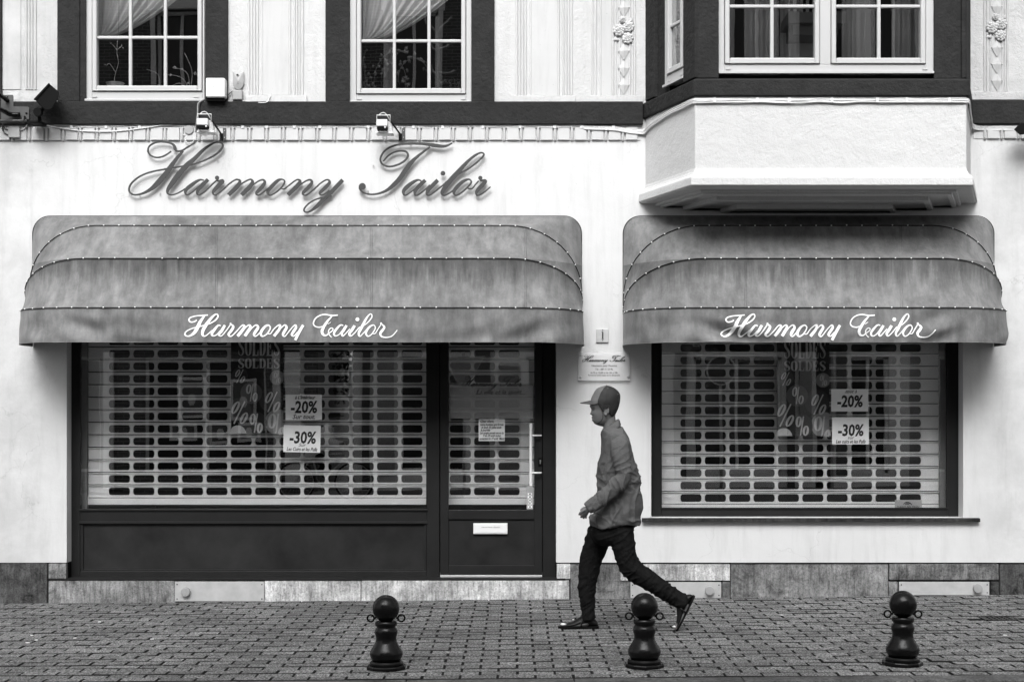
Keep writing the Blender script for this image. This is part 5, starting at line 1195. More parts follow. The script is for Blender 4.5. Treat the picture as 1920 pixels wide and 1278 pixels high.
# ================================================================== BOLLARDS
YBO = -3.215
def bollard(x, label):
    X = px(x, YBO); z = gz(X); t = thing('bollard', (X, YBO, z), label, 'bollard', 'cast iron bollards along the kerb')
    k = 1/S(YBO); c = Vector((X, YBO, z)); t.rotation_euler = (random.uniform(-.012, .012), random.uniform(-.012, .012), random.uniform(0, 3)*0); H0 = 1256.0-(x-725)*.0085
    hz = lambda y: (1255.0-y)*k
    pr = [(.001, 1166), (19.2, 1166.3), (20.6, 1168.5), (20.8, 1171), (20.0, 1174), (17.8, 1176.0), (17.6, 1177.5), (20.2, 1180.5), (21.5, 1184.5), (21.3, 1189), (19.5, 1195), (19.0, 1199), (20.2, 1204.5), (23.5, 1211), (27.5, 1217), (30.4, 1223), (31.0, 1227), (30.0, 1232), (27.0, 1237.5), (24.5, 1240), (.001, 1240.2)]
    m = MB(); m.lathe([(max(a, .02)*k, hz(b)) for a, b in pr][::-1], c, 40); m.build('shaft', M['cast'], t, smooth=True, angle=50)
    m = MB(); n = 14; R = 25.4
    m.lathe([(max(.05, R*sin(pi*i/n))*k, hz(1142.2+R*cos(pi*i/n))) for i in range(n+1)], c, 36); m.build('ball', M['cast'], t, smooth=True)
    m = MB(); m.lathe([(.01*k, hz(1247.5)), (31.0*k, hz(1247.5)), (31.6*k, hz(1246.5)), (31.4*k, hz(1243)), (28.5*k, hz(1240)), (.01*k, hz(1239.8))], c, 40); m.build('collar', M['cast'], t, smooth=True, angle=40)
    m = MB(); m.lathe([(.01*k, -.01), (37.5*k, -.01), (37.6*k, hz(1249.5)), (36*k, hz(1247.6)), (.01*k, hz(1247.4))], c, 10, 'z', radians(18)); m.build('base', M['cast'], t, bevel=.002)
    for s in (-1, 1):
        m = MB(); m.torus(c+Vector((s*28.8*k, 0, hz(1160.5))), 6.3*k, 1.75*k, 'y', 22, 8); m.build('ring_eye', M['cast'], t, smooth=True)
        m = MB(); m.tube([c+Vector((s*19*k, 0, hz(1160))), c+Vector((s*23.5*k, 0, hz(1160.5)))], 2.1*k, 8); m.build('ring_stub', M['cast'], t, smooth=True)
    return t
bollard(724.5, 'black ball-topped bollard below the shop door, nearest the left edge')
bollard(1208, 'black ball-topped bollard in front of the walking man')
b3 = bollard(1692, 'black ball-topped bollard below the right-hand window, chipped at its base')
m = MB(); m.ball(P(1726, 1246, YBO-.03), .016, 7, 5, 1, .7, 1); m.ball(P(1729, 1249, YBO-.04), .011, 7, 5); m.build('chipped_lump', M['kerb'], b3)
# ================================================================== THE WALKING MAN
import numpy as np
PY = -1.72; PS = S(PY)
def Q(x, y, dy=0.0): return Vector(((x-CX)/PS, PY+dy, EYE-(y-HY)/PS+0.010))
def limb(mb, path, n=20, sub=4, ex=2.0):
    """path: (x, y, dy, half width across the path in photo pixels, half depth in metres)"""
    q = catmull(path, sub); rings = []
    for i, (x, y, dy, r, d) in enumerate(q):
        a = q[max(i-1, 0)]; b = q[min(i+1, len(q)-1)]; tx, ty = b[0]-a[0], b[1]-a[1]; l = sqrt(tx*tx+ty*ty) or 1
        nx, ny = -ty/l, tx/l; ring = []
        for k in range(n):
            t = 2*pi*k/n; c, s_ = cos(t), sin(t)
            c = math.copysign(abs(c)**(2/ex), c); s_ = math.copysign(abs(s_)**(2/ex), s_)
            ring.append(Q(x+nx*r*c, y+ny*r*c, dy+d*s_))
        rings.append(ring)
    mb.loft(rings)
def slices(mb, rows, n=32, ex=2.4, sub=4):
    """rows: (y, x front, x back, half depth, dy)"""
    rings = []
    for (y, xf, xb, d, dy) in catmull(rows, sub):
        ring = []; cx, r = (xf+xb)/2, (xb-xf)/2
        for k in range(n):
            t = 2*pi*k/n; c, s_ = cos(t), sin(t)
            c = math.copysign(abs(c)**(2/ex), c); s_ = math.copysign(abs(s_)**(2/ex), s_)
            ring.append(Q(cx+r*c, y, dy+d*s_))
        rings.append(ring)
    mb.loft(rings)
def remesh(mb, voxel, smooth=4, fac=0.5, decim=None):
    me = bpy.data.meshes.new('tmp'); me.from_pydata([tuple(v) for v in mb.v], [], mb.f); me.update()
    ob = bpy.data.objects.new('tmp', me); col.objects.link(ob)
    r = ob.modifiers.new('r', 'REMESH'); r.mode = 'VOXEL'; r.voxel_size = voxel; r.use_smooth_shade = True
    if smooth: s_ = ob.modifiers.new('s', 'SMOOTH'); s_.iterations = smooth; s_.factor = fac
    dg = bpy.context.evaluated_depsgraph_get(); ev = ob.evaluated_get(dg); m2 = bpy.data.meshes.new_from_object(ev)
    bpy.data.objects.remove(ob); bpy.data.meshes.remove(me)
    return m2
def finish(me, name, m, parent, disp=None, mats=None, matfn=None):
    o0 = org(parent)
    if disp:
        N = [Vector(v.normal) for v in me.vertices]
        for v, n_ in zip(me.vertices, N): v.co = v.co+n_*disp(v.co, n_)
    for v in me.vertices: v.co = v.co-o0
    me.materials.clear(); me.materials.append(m)
    for mm in (mats or []): me.materials.append(mm)
    if matfn:
        for p in me.polygons: p.material_index = matfn(p.center+o0)
    me.polygons.foreach_set('use_smooth', [True]*len(me.polygons)); me.name = name
    o = bpy.data.objects.new(name, me); col.objects.link(o); o.parent = parent; ORG[o.name] = o0
    return o
nz = lambda x, y, z: noise.noise(Vector((x, y, z)))
def ridge(v): return (1-abs(v))**4
man = thing('person', Q(1160, 1182), 'man in a peaked cap, loose grey shirt and dark jeans striding left past the shop', 'person')
M['skin'] = mat('dark_skin', 0.11, 0.48, 0.22, 22, 0.1, 120, 0.002); M['skin'].node_tree.nodes['Principled BSDF'].inputs['Subsurface Weight'].default_value = 0.05
M['shirt'] = mat('grey_cotton_shirt', 0.088, 0.85, 0.3, 14, 0.7, 28, 0.012, spec=0.05, fine=0.12)
M['jeans'] = mat('dark_denim', 0.008, 0.85, 0.6, 20, 0.7, 30, 0.012, spec=0.06, fine=0.3)
M['hair'] = mat('black_hair', 0.008, 0.75, 0.4, 60, 0.9, 220, 0.01)
M['capdark'] = mat('dark_cap_cloth', 0.007, 0.7, 0.35, 40, 0.4, 90, 0.004); M['caplight'] = mat('pale_cap_cloth', 0.10, 0.7, 0.25, 50, 0.3, 120, 0.004); M['capmid'] = mat('grey_peak_cloth', 0.035, 0.6, 0.2, 40)
M['shoe'] = mat('black_shoe_leather', 0.006, 0.45, 0.3, 30, spec=0.2); M['sole'] = mat('black_rubber', 0.006, 0.6, spec=0.1)
# ---- body: head, neck, arms with hands, legs in one skin
FR = catmull([(727,1135),(731,1124),(738,1114.5),(746,1109.5),(754,1107.2),(760,1106.6),(764,1106.8),(768,1109.2),(772,1110.2),(777,1110.2),(782,1110.6),(787,1111.2),(792,1112.5),(796,1115.2),(799.5,1121),(802,1128)], 8)
BK = catmull([(727,1141),(731,1149),(738,1155.5),(746,1158.5),(754,1159.6),(760,1159.2),(766,1157.2),(773,1154),(780,1151),(787,1148.5),(793,1143),(797,1138),(800,1134),(802,1131)], 8)
WD = catmull([(727,.016),(731,.042),(738,.062),(746,.071),(754,.0755),(762,.0755),(770,.073),(778,.069),(786,.062),(792,.053),(797,.039),(800,.024),(802,.008)], 8)
def ip(tab, y):
    for a, b in zip(tab, tab[1:]):
        if a[0] <= y <= b[0]: return a[1]+(b[1]-a[1])*(y-a[0])/max(1e-9, b[0]-a[0])
    return tab[0][1] if y < tab[0][0] else tab[-1][1]
def bmp(y, c, w): return exp(-((y-c)/w)**2)
def headpt(y, t, off=0.0):
    xf, xb, w = ip(FR, y), ip(BK, y), ip(WD, y); cx = (xf+xb)/2+3.0; c, s_ = -cos(t), sin(t)
    r = (cx-xf) if c < 0 else (xb-cx)
    x = cx+r*math.copysign(abs(c)**0.92, c); d = w*math.copysign(abs(s_)**0.88, s_)
    if c < 0:
        g = lambda s: exp(-(d/s)**2)
        nose = (3.9*exp(-((y-777.6)/2.6)**2)+2.2*exp(-((y-773)/3.2)**2)+.6*exp(-((y-768)/3)**2))*g(.0125)+1.2*bmp(y, 779, 1.8)*g(.019)
        lips = 2.6*bmp(y, 785.0, 1.7)*g(.020)+3.0*bmp(y, 790.2, 1.9)*g(.019)-0.8*bmp(y, 787.4, .9)*g(.022)
        chin = 1.5*bmp(y, 796.5, 3.0)*g(.022); brow = 1.3*bmp(y, 765.2, 2.4)*g(.045)
        eye = -1.9*bmp(y, 770.4, 2.6)*exp(-((abs(d)-.031)/.013)**2)+.8*bmp(y, 770.8, 1.4)*exp(-((abs(d)-.031)/.008)**2)
        cheek = .9*bmp(y, 777, 4.0)*exp(-((abs(d)-.042)/.014)**2)
        x -= nose+lips+chin+brow+eye+cheek
        x -= -0.9*bmp(y, 781.5, 1.2)*g(.03)
    p = Q(x, y, -d)
    if off:
        nn = Vector(((x-cx)*.6/PS, -d, -(y-760)/PS*.6)); 
        if nn.length > 1e-6: p = p+nn.normalized()*off
    return p
body = MB(); ys = [727.4+(801.6-727.4)*i/110 for i in range(111)]
body.loft([[headpt(y, 2*pi*k/64) for k in range(64)] for y in ys][::-1])
HF = 0.0
limb(body, [(1141,775,0,12,.055),(1142,790,0,12.5,.054),(1144,803,0,13,.057),(1148,816,0,16,.075),(1152,828,0,18,.09)])
slices(body, [(812,1137,1168,.06,0),(822,1132,1175,.15,0),(840,1130,1180,.165,0),(880,1128,1186,.15,0),(930,1128,1190,.14,0),(965,1122,1186,.145,0),(990,1120,1182,.15,0),(1005,1128,1176,.12,0)])
limb(body, [(1158,828,-.17,11,.045),(1158,850,-.20,11,.045),(1162,875,-.21,9.5,.04),(1165,895,-.215,9,.037),(1148,912,-.225,9,.036),(1128,931,-.235,7.5,.030),(1106,947,-.24,6.3,.024),(1100,951,-.242,6.6,.020),(1094,955.5,-.243,7.0,.017),(1090,959,-.243,5.0,.012)])
limb(body, [(1160,828,.17,11,.045),(1172,855,.20,11,.045),(1186,888,.22,9.5,.04),(1192,905,.22,9,.036),(1191,930,.22,7.5,.03),(1187,950,.20,6.2,.024),(1184,962,.19,6.5,.02),(1181,972,.19,5,.014)])
for f in ([(1094,953,-.262,2.7,.0095),(1088.5,955.5,-.266,2.5,.009),(1084.5,959,-.262,2.2,.0085),(1082.2,963,-.257,1.8,.007)],
          [(1094,956,-.250,2.7,.0095),(1089.5,960,-.256,2.5,.009),(1087.2,964.5,-.252,2.3,.0085),(1086.6,968.5,-.245,1.9,.007)],
          [(1096,958,-.237,2.6,.009),(1092,963,-.241,2.4,.009),(1091,967,-.236,2.2,.008),(1091.5,970.5,-.229,1.8,.007)],
          [(1098.5,959,-.224,2.4,.008),(1096,964,-.226,2.2,.008),(1095.6,967.5,-.221,2.0,.007),(1096.2,970,-.216,1.6,.006)],
          [(1101,951,-.222,2.8,.010),(1095,950,-.214,2.6,.010),(1089.5,951.8,-.218,2.3,.009),(1085.5,955.2,-.226,1.9,.007)]):
    limb(body, f, 10, 3)
for f in ([(1181,970,.175,2.6,.009),(1178,976,.172,2.3,.008),(1175,980,.176,1.9,.007)], [(1182,971,.19,2.6,.009),(1180,978,.19,2.3,.008),(1177,983,.19,1.9,.007)], [(1183,971,.205,2.6,.009),(1182,978,.206,2.3,.008),(1180,983,.204,1.9,.007)], [(1185,970,.218,2.3,.008),(1185,976,.219,2.1,.008),(1184,980,.217,1.7,.006)], [(1181,963,.168,2.8,.01),(1177,969,.162,2.4,.009),(1174,974,.165,1.9,.007)]):
    limb(body, f, 10, 3)
limb(body, [(1132,985,.085,18,.08),(1120,1030,.09,15,.07),(1106,1080,.09,12,.055),(1103,1115,.09,11,.052),(1104,1150,.09,7.5,.035),(1105,1168,.09,8,.035),(1098,1174,.09,6,.038),(1080,1176,.09,4.2,.042),(1060,1177.5,.09,3.2,.040),(1054,1178,.09,2.3,.032)])
limb(body, [(1160,985,-.085,20,.085),(1168,1030,-.09,16,.07),(1186,1068,-.09,13,.055),(1215,1091,-.09,12,.052),(1262,1121,-.09,8,.036),(1280,1131,-.09,8,.035),(1283,1140,-.09,7,.038),(1275,1156,-.09,5,.042),(1266,1172,-.09,4,.042),(1263,1178,-.09,2.6,.034)])
for sg in (-1, 1):      # ears
    c = Q(1136, 773.6, sg*.077)
    body.tube([c+Vector((.014*cos(a)+.004*sin(a), sg*.004*cos(a), .027*sin(a))) for a in [2*pi*q/20-.6 for q in range(18)]], .0052, 8); body.ball(c+Vector((0, -sg*.004, 0)), .018, 12, 8, .75, .3, 1.3); body.ball(c+Vector((-.004, 0, -.024)), .010, 8, 6, .8, .5, 1)
finish(remesh(body, 0.0042, 2, 0.4), 'body', M['skin'], man)
for sg in (-1, 1):
    MB().ball(Q(1113.9, 771.0, sg*.0300), .0072, 12, 8, 1, 1.1, .6).build('eye', M['ink'], man, smooth=True)
# ---- hair, cropped short below the cap
def hair_in(y, x): 
    if y > 787.5: return False
    edge = ip([(756,1117),(760,1119.5),(766,1124),(770,1127),(773,1129.5),(774,1141),(780,1143),(785,1148),(790,1156)], y)
    return x > edge and ((x-1135.6)/4.4)**2+((y-774.5)/7.2)**2 > 1
hb = MB(); rows = []
hys = [756+i*0.8 for i in range(40)]
n = 96; P0 = {}; 
vs = []; fs = []
for i, y in enumerate(hys):
    for k in range(n):
        t = 2*pi*k/n; base = headpt(y, t); X = base.x*PS+CX
        inside = hair_in(y, X); out = (.0062+.0016*min(1, max(0, (y-760)/8)))+.0030*nz(base.x*300, base.y*300, base.z*300)
        out *= min(1.0, max(0.0, (786-y)/6.0))*1.0+0.25 if inside else 0
        vs.append(headpt(y, t, out if inside else -.004))
for i in range(len(hys)-1):
    for k in range(n):
        a = i*n+k; b = i*n+(k+1) % n
        fs.append((a, b, b+n, a+n))
keep = []
for f in fs:
    c = sum((vs[i] for i in f), Vector())/4; y = HY-(c.z-EYE-.010)*PS; X = c.x*PS+CX
    if hair_in(y, X+.6): keep.append(f)
hb.add(vs, keep); hb.build('hair', M['hair'], man, smooth=True)
# thin beard along the jaw
bb = MB(); jaw = [(770,1127.2),(779,1129.4),(786,1129.2),(791,1126.6),(796,1121.5),(799,1118)]
vs = []; bys = [769+i*.75 for i in range(40)]; nb = 160
for i, y in enumerate(bys):
    for k in range(nb): vs.append(headpt(y, 2*pi*k/nb, .0011+.0009*noise.noise(Vector((k*.9, y*1.3, 2)))))
fs = []
for i in range(len(bys)-1):
    for k in range(nb):
        a_ = i*nb+k; b_ = i*nb+(k+1) % nb; f = (a_, b_, b_+nb, a_+nb); c = sum((vs[j] for j in f), Vector())/4; y = HY-(c.z-EYE-.010)*PS; X = c.x*PS+CX
        if abs(X-ip(jaw, y)) < 1.2+.5*sin(y*1.7)*.4 and 770 < y < 798: fs.append(f)
bb.add(vs, fs); M['stubble'] = mat('beard_stubble', .045, .8, .3, 90); bb.build('beard', M['stubble'], man, smooth=True)
# ---- cap
cr = MB(); CRS = catmull([(759.5,1107.4,1161.5,.0845),(755,1108,1162.3,.0850),(749,1110,1163,.0840),(742,1112.8,1162.6,.0795),(735,1116,1158.5,.070),(730,1121,1152.5,.055),(727,1128,1146.5,.035),(725.3,1134,1141,.010)], 5)
rings = []
for (y, xf, xb, d) in CRS:
    ring = []
    for k in range(48):
        t = 2*pi*k/48; c, s_ = cos(t), sin(t); cx = (xf+xb)/2; r = (xb-xf)/2
        kx = math.copysign(abs(c)**.9, c); w = .0018*nz(cos(t)*3, sin(t)*3, y*.12)+.0008*abs(sin(3*t))
        ring.append(Q(cx+r*kx, y, d*s_)+Vector((c*w, s_*w, 0)))
    rings.append(ring)
cr.loft(rings)
crown = cr.build('cap', M['capdark'], man, smooth=True)
fp = MB(); rows = []
for (y, xf, xb, d) in CRS[:-2]:
    cx = (xf+xb)/2; r = (xb-xf)/2; xe = ip([(725,1137),(730,1131.5),(738,1126),(746,1122.5),(752,1120.5),(760,1119)], y)
    cc = max(-1.0, min(1.0, (xe-cx)/r)); cc = math.copysign(abs(cc)**(1/.9), cc); tb = pi-math.acos(cc)
    row = []
    for k in range(25):
        t = pi-tb+2*tb*k/24; c, s_ = cos(t), sin(t); kx = math.copysign(abs(c)**.9, c); w = .0018*nz(cos(t)*3, sin(t)*3, y*.12)+.0008*abs(sin(3*t))
        row.append(Q(cx+r*kx, y, d*s_)+Vector((c*(w+.0022), s_*(w+.0022), .0006)))
    rows.append(row)
fp.grid(rows); fp.build('front_panel', M['caplight'], crown, smooth=True)
MB().ball(Q(1137.6, 725, 0), .006, 8, 6, 1, 1, .6).build('button', M['capdark'], crown, smooth=True)
bm = MB(); rows_t, rows_b = [], []
for i in range(17):
    d = -1+2*i/16; row = []
    for j in range(9):
        f = j/8; w = .078*(1-.10*f)*d; ext = (1-abs(d)**2.4)
        x = 1113+7*abs(d)**2-(24.0*ext+1.5)*f; y = 757.0-3.2*(1-f)*(1-abs(d)**2)+1.6*f-2.3*(1-abs(d)**2)*(1-f*.6)*.8+2.4*abs(d)**2
        row.append(Q(x, y, w))
    rows_t.append(row)
bm.grid(rows_t); br_ = bm.build('cap_peak', M['capmid'], man, smooth=True); so = br_.modifiers.new('s', 'SOLIDIFY'); so.thickness = .005; so.offset = 0
MB().tube([rings[2][k]+Vector((0, 0, -.004)) for k in list(range(48))+[0]], .0014, 4).build('cap_seam', M['capdark'], crown, smooth=True)
for a in (0.55, 1.6, 2.65, -1.6, -2.65):
    k = int((a/(2*pi)*48)) % 48; MB().tube([r[k]+Vector((0, 0, .0)) for r in rings], .0013, 4).build('cap_seam', M['capdark'], crown, smooth=True)
for x, y, r in ((1157.5,741.5,.004),(1160.5,744,.004),(1158,751.5,.0035),(1160,754,.0035),(1138,730,.0055)):
    bsl = min((headpt(y, pi*q/60).x for q in range(61)), key=lambda v: 0); 
    yy = -.085*sqrt(max(0.02, 1-((x-1135.5)/27.8)**2)); MB().ball(Q(x, y, yy), r, 7, 5, 1, .3, .8).build('cap_mark', M['caplight'], crown, smooth=True)
# ---- trousers
tr = MB()
slices(tr, [(955,1124,1186,.150,0),(970,1118,1187,.158,0),(985,1112,1187.5,.165,0),(1000,1108,1186,.165,0),(1014,1112,1184,.155,0),(1024,1126,1172,.11,0)])
limb(tr, [(1134,985,.085,24,.085),(1124,1010,.088,24,.092),(1117,1031,.09,22.8,.088),(1110.5,1050,.09,21.4,.083),(1107,1066,.09,20.4,.078),(1104.3,1083,.09,19.2,.074),(1102.5,1096,.09,18,.070),(1102,1109,.09,17.2,.067),(1102.3,1126,.09,15.0,.063),(1103.3,1143,.09,13.2,.060),(1104,1156,.09,13.8,.062),(1105.5,1166,.09,15.2,.064)])
limb(tr, [(1160,985,-.085,26,.088),(1164,1005,-.088,24,.094),(1168.5,1028,-.09,21.8,.088),(1173,1045,-.09,20.5,.084),(1180,1061,-.09,21.5,.080),(1192,1073,-.09,20.5,.077),(1208,1083,-.09,18.8,.073),(1226,1095,-.09,18.0,.069),(1246,1108.5,-.09,16.5,.065),(1263,1119,-.09,15.5,.062),(1274,1126,-.09,15.5,.062),(1282,1130,-.09,14.0,.060)])
me = remesh(tr, .0065, 3, .5)
def cr_(a, b, c): return ridge(nz(a, b, c)*1.25)
def legfold(v, n_):
    x = v.x*PS+CX; y = HY-(v.z-EYE-.010)*PS; near = v.y < PY
    if y < 1030: return cr_((y+.5*x)*.085, (x-.5*y)*.022, v.y*3)*.008+nz(x*.1, v.y*16, y*.1)*.002-.003
    if near:      # along and across the trailing leg
        u = (x-1170)*.84+(y-1040)*.54; w_ = -(x-1170)*.54+(y-1040)*.84
        u += nz(u*.03, w_*.03, 8)*16
        a = .75*exp(-((u-25)/30)**2)+.9*exp(-((u-115)/35)**2)+.35
        return (cr_(u*.095+w_*.035+v.y*3, w_*.028, 3.3)*.0095+cr_(w_*.10, u*.022, v.y*3)*.004-.0045)*a+nz(u*.13, v.y*18, w_*.09)*.0015
    y += nz(x*.03, y*.03, 6)*16
    a = .6*exp(-((y-1090)/28)**2)+1.0*exp(-((y-1150)/24)**2)+.30
    return (cr_((y+.5*(x-1105))*.105+v.y*3, (x-1105)*.03, 7.1)*.0095+cr_(x*.11, y*.02, v.y*4)*.004-.0045)*a+nz(x*.1, v.y*18, y*.08)*.0015
finish(me, 'jeans', M['jeans'], man, legfold)
def seamline(pts, r, nm, m, par=man): MB().tube([Q(*p) for p in catmull(pts, 4)], r, 5).build(nm, m, par, smooth=True)
for x, y in ((1184,990),(1187.5,987.5),(1185.5,994),(1190.5,986),(1184.5,997)): MB().ball(Q(x, y, -.09), .0075, 7, 5).build('keyring_bead', M['shoe'], man, smooth=True)
# ---- shirt
sh = MB()
slices(sh, [(797,1140,1161,.055,0),(801,1134,1164,.085,0),(806,1130,1169,.125,0),(813,1127.5,1174,.168,0),(822,1127,1179,.195,0),(834,1127,1182.5,.205,0),(850,1126,1186,.200,0),(866,1123.2,1190,.195,0),(882,1120.5,1195,.190,0),(900,1119.5,1199.5,.186,0),(918,1120.5,1202,.186,0),(936,1119.5,1203.2,.190,0),(952,1115.5,1203.5,.194,0),(966,1110.5,1202.8,.198,0),(978,1107,1201.8,.202,0)], 36, 2.3)
# rounded shirt tails
NT = 48; top = []; bot = []; 
def hem(x, dy):
    return ip([(1100,982),(1106,985),(1112,987.5),(1118,990),(1124,991.5),(1132,991),(1140,988),(1148,981.5),(1156,977.5),(1163,978),(1172,982),(1182,985.5),(1192,986.5),(1203,985)], x)
rr = []
for (y0, f) in ((966, 0), (974, .35), (980, .7), (None, 1.0)):
    ring = []
    for k in range(NT):
        t = 2*pi*k/NT; c, s_ = cos(t), sin(t); c = math.copysign(abs(c)**.87, c); s_ = math.copysign(abs(s_)**.87, s_)
        xf, xb = 1107-1.2*f, 1202.4-.6*f; x = (xf+xb)/2+(xb-xf)/2*c; hy = hem(x, s_*.2)
        ring.append(Q(x, 966+(hy-966)*f, .201*s_))
    rr.append(ring)
sh.loft(rr)
sl = MB()
limb(sl, [(1156,817,-.13,11,.045),(1158,828,-.172,17.5,.062),(1158.5,846,-.198,18.2,.062),(1161.5,864,-.208,16.3,.058),(1164.5,880,-.215,14.6,.055),(1165.5,893,-.219,14.0,.053),(1159,903,-.222,15.0,.052),(1148,913,-.226,14.6,.050),(1136,924,-.231,13.6,.047),(1124,934,-.236,13.0,.044),(1115,941,-.238,12.0,.041)], 20, 4, 2.2)
limb(sh, [(1160,820,.13,12,.05),(1163,830,.172,17,.062),(1171,852,.20,16.5,.06),(1182,876,.215,15,.056),(1190,893,.22,13.5,.053),(1193,910,.22,12.5,.05),(1193,930,.22,11.5,.045),(1191,948,.21,10.5,.041)], 20, 4, 2.2)
limb(sh, [(1157,824,-.13,13,.05),(1158,832,-.16,14,.05),(1159,842,-.17,11,.035)])
me = remesh(sh, .0060, 3, .5)
def shirtfold(v, n_, sleeve=False):
    x = v.x*PS+CX; y = HY-(v.z-EYE-.010)*PS
    if sleeve:
        if y < 886:
            a = .35+.65*max(0, (y-850)/40); return (cr_((y+.55*x)*.085, (x-.5*y)*.022, v.y*3)*.009+cr_(x*.12, y*.02, 5)*.004-.004)*a+nz(x*.11, v.y*14, y*.10)*.0012
        u = (1168-x)*.76+(y-898)*.62; w_ = (1168-x)*.62-(y-898)*.76
        u += nz(u*.03, w_*.04, 1)*14; return cr_(u*.085+w_*.05, w_*.034, 2.2+v.y*3)*.0155-.0055+nz(u*.15, v.y*14, w_*.12)*.0015
    f = min(1, max(0, (y-835)/110)); wx = nz(x*.018, y*.018, 9)*26; wy = nz(x*.02, y*.02, 4)*26; x += wx; y_ = y; y += wy
    w = (cr_((x+.32*y)*.060, (y-.3*x)*.022, v.y*2.0)*.0150-.005)*(.40+.6*f)
    w += (cr_((y-.55*x)*.058, (x+.5*y)*.024, 4+v.y*2)*.0135-.004)*(.10+.9*f)
    w += nz(x*.11, v.y*10, y*.09)*.0018
    if y_ > 975: w *= max(.3, (995-y_)/20)
    return w
shirt = finish(me, 'shirt', M['shirt'], man, shirtfold)
sleeve_o = finish(remesh(sl, .0055, 2, .5), 'sleeve', M['shirt'], man, lambda v, n_: shirtfold(v, n_, True))
# cuff, collar, pocket and seams
cf = MB(); limb(cf, [(1117.5,939,-.238,13.2,.043),(1111,943,-.239,13.0,.042),(1103,948,-.240,11.6,.039),(1098,951.2,-.241,10.6,.037)], 20, 3, 2.3)
def cuff_d(v, n_):
    x = v.x*PS+CX; y = HY-(v.z-EYE-.010)*PS; return nz(x*.2+y*.1, v.y*12, y*.12)*.0035+ridge(nz(x*.05, v.y*8, (x+y)*.09))*.004
finish(remesh(cf, .0045, 1, .4), 'cuff', M['shirt'], man, cuff_d)
for r0 in ((1101.5,938.5,1108.5,958.5), (1106,936,1113,956)):
    pass
rows = []
NA = 40
def ncurve(t, lo):     # t from -1 (front, near side) over the back (0) to 1 (front, far side)
    a = abs(t); s_ = -1 if t < 0 else 1
    if not lo: x = ip([(0,1159.5),(.35,1155),(.7,1141),(.9,1130.5),(1,1126.5)], a); y = ip([(0,788.5),(.35,790.5),(.7,801),(.9,811),(1,815.5)], a); d = ip([(0,0),(.35,.045),(.7,.063),(.9,.045),(1,.014)], a)
    else: x = ip([(0,1163.5),(.35,1161),(.7,1148),(.9,1135.5),(1,1129)], a); y = ip([(0,798),(.35,800.5),(.7,813.5),(.9,823),(1,825)], a); d = ip([(0,0),(.35,.085),(.7,.135),(.9,.125),(1,.075)], a)
    return Q(x, y, s_*d)
cb = MB(); g1 = []
for i in range(NA+1):
    t = -1+2*i/NA; a, b = ncurve(t, False), ncurve(t, True); inn = a+Vector((.0, 0, -.035))
    mid = a.lerp(b, .5)+Vector((0, math.copysign(.006, b.y-PY) if abs(b.y-PY) > .01 else 0, .006))
    g1.append([a.lerp(Q(1144, 808, 0), .16)+Vector((0, 0, -.02)), a, a.lerp(mid, .5)+Vector((0, 0, .003)), mid, b])
cb.grid(g1); co = cb.build('collar', M['shirt'], man, smooth=True); so = co.modifiers.new('s', 'SOLIDIFY'); so.thickness = .0035; so.offset = 1
# the pocket lies on the chest, a little proud
def chest(x, y, lift=.004):
    # nearest point of the shirt surface in front of (x, y)
    best = None
    dg = None
    return None
from mathutils.bvhtree import BVHTree
_o = org(shirt); _n = len(shirt.data.vertices)
bv = BVHTree.FromPolygons([v.co+_o for v in shirt.data.vertices]+[v.co+_o for v in sleeve_o.data.vertices], [tuple(p.vertices) for p in shirt.data.polygons]+[tuple(i+_n for i in p.vertices) for p in sleeve_o.data.polygons])
def onshirt(x, y, lift=.003):
    c = Q(x, y, -1.0); hit = bv.ray_cast(c, Vector((0, 1, 0)))
    return (hit[0]+hit[1]*lift) if hit[0] is not None else Q(x, y, -.2)
def cloth_line(pts, nm, r=.0011, m='shirt'):
    MB().tube([onshirt(x, y, .0012) for x, y in catmull(pts, 5)], r, 5).build(nm, M[m], man, smooth=True)
cloth_line([(1124,868),(1128,869),(1133.5,866.5),(1135,850)], 'pocket_edge'); cloth_line([(1121.5,887),(1126,889),(1131,886),(1134,868)], 'pocket_edge')
cloth_line([(1147,822),(1158,818),(1170,826),(1176,838)], 'sleeve_seam'); cloth_line([(1178,905),(1180,930),(1182,960),(1183,978)], 'side_seam')
cloth_line([(1118.5,988),(1117,978),(1116.5,970)], 'tail_slit', .0022, 'capdark')
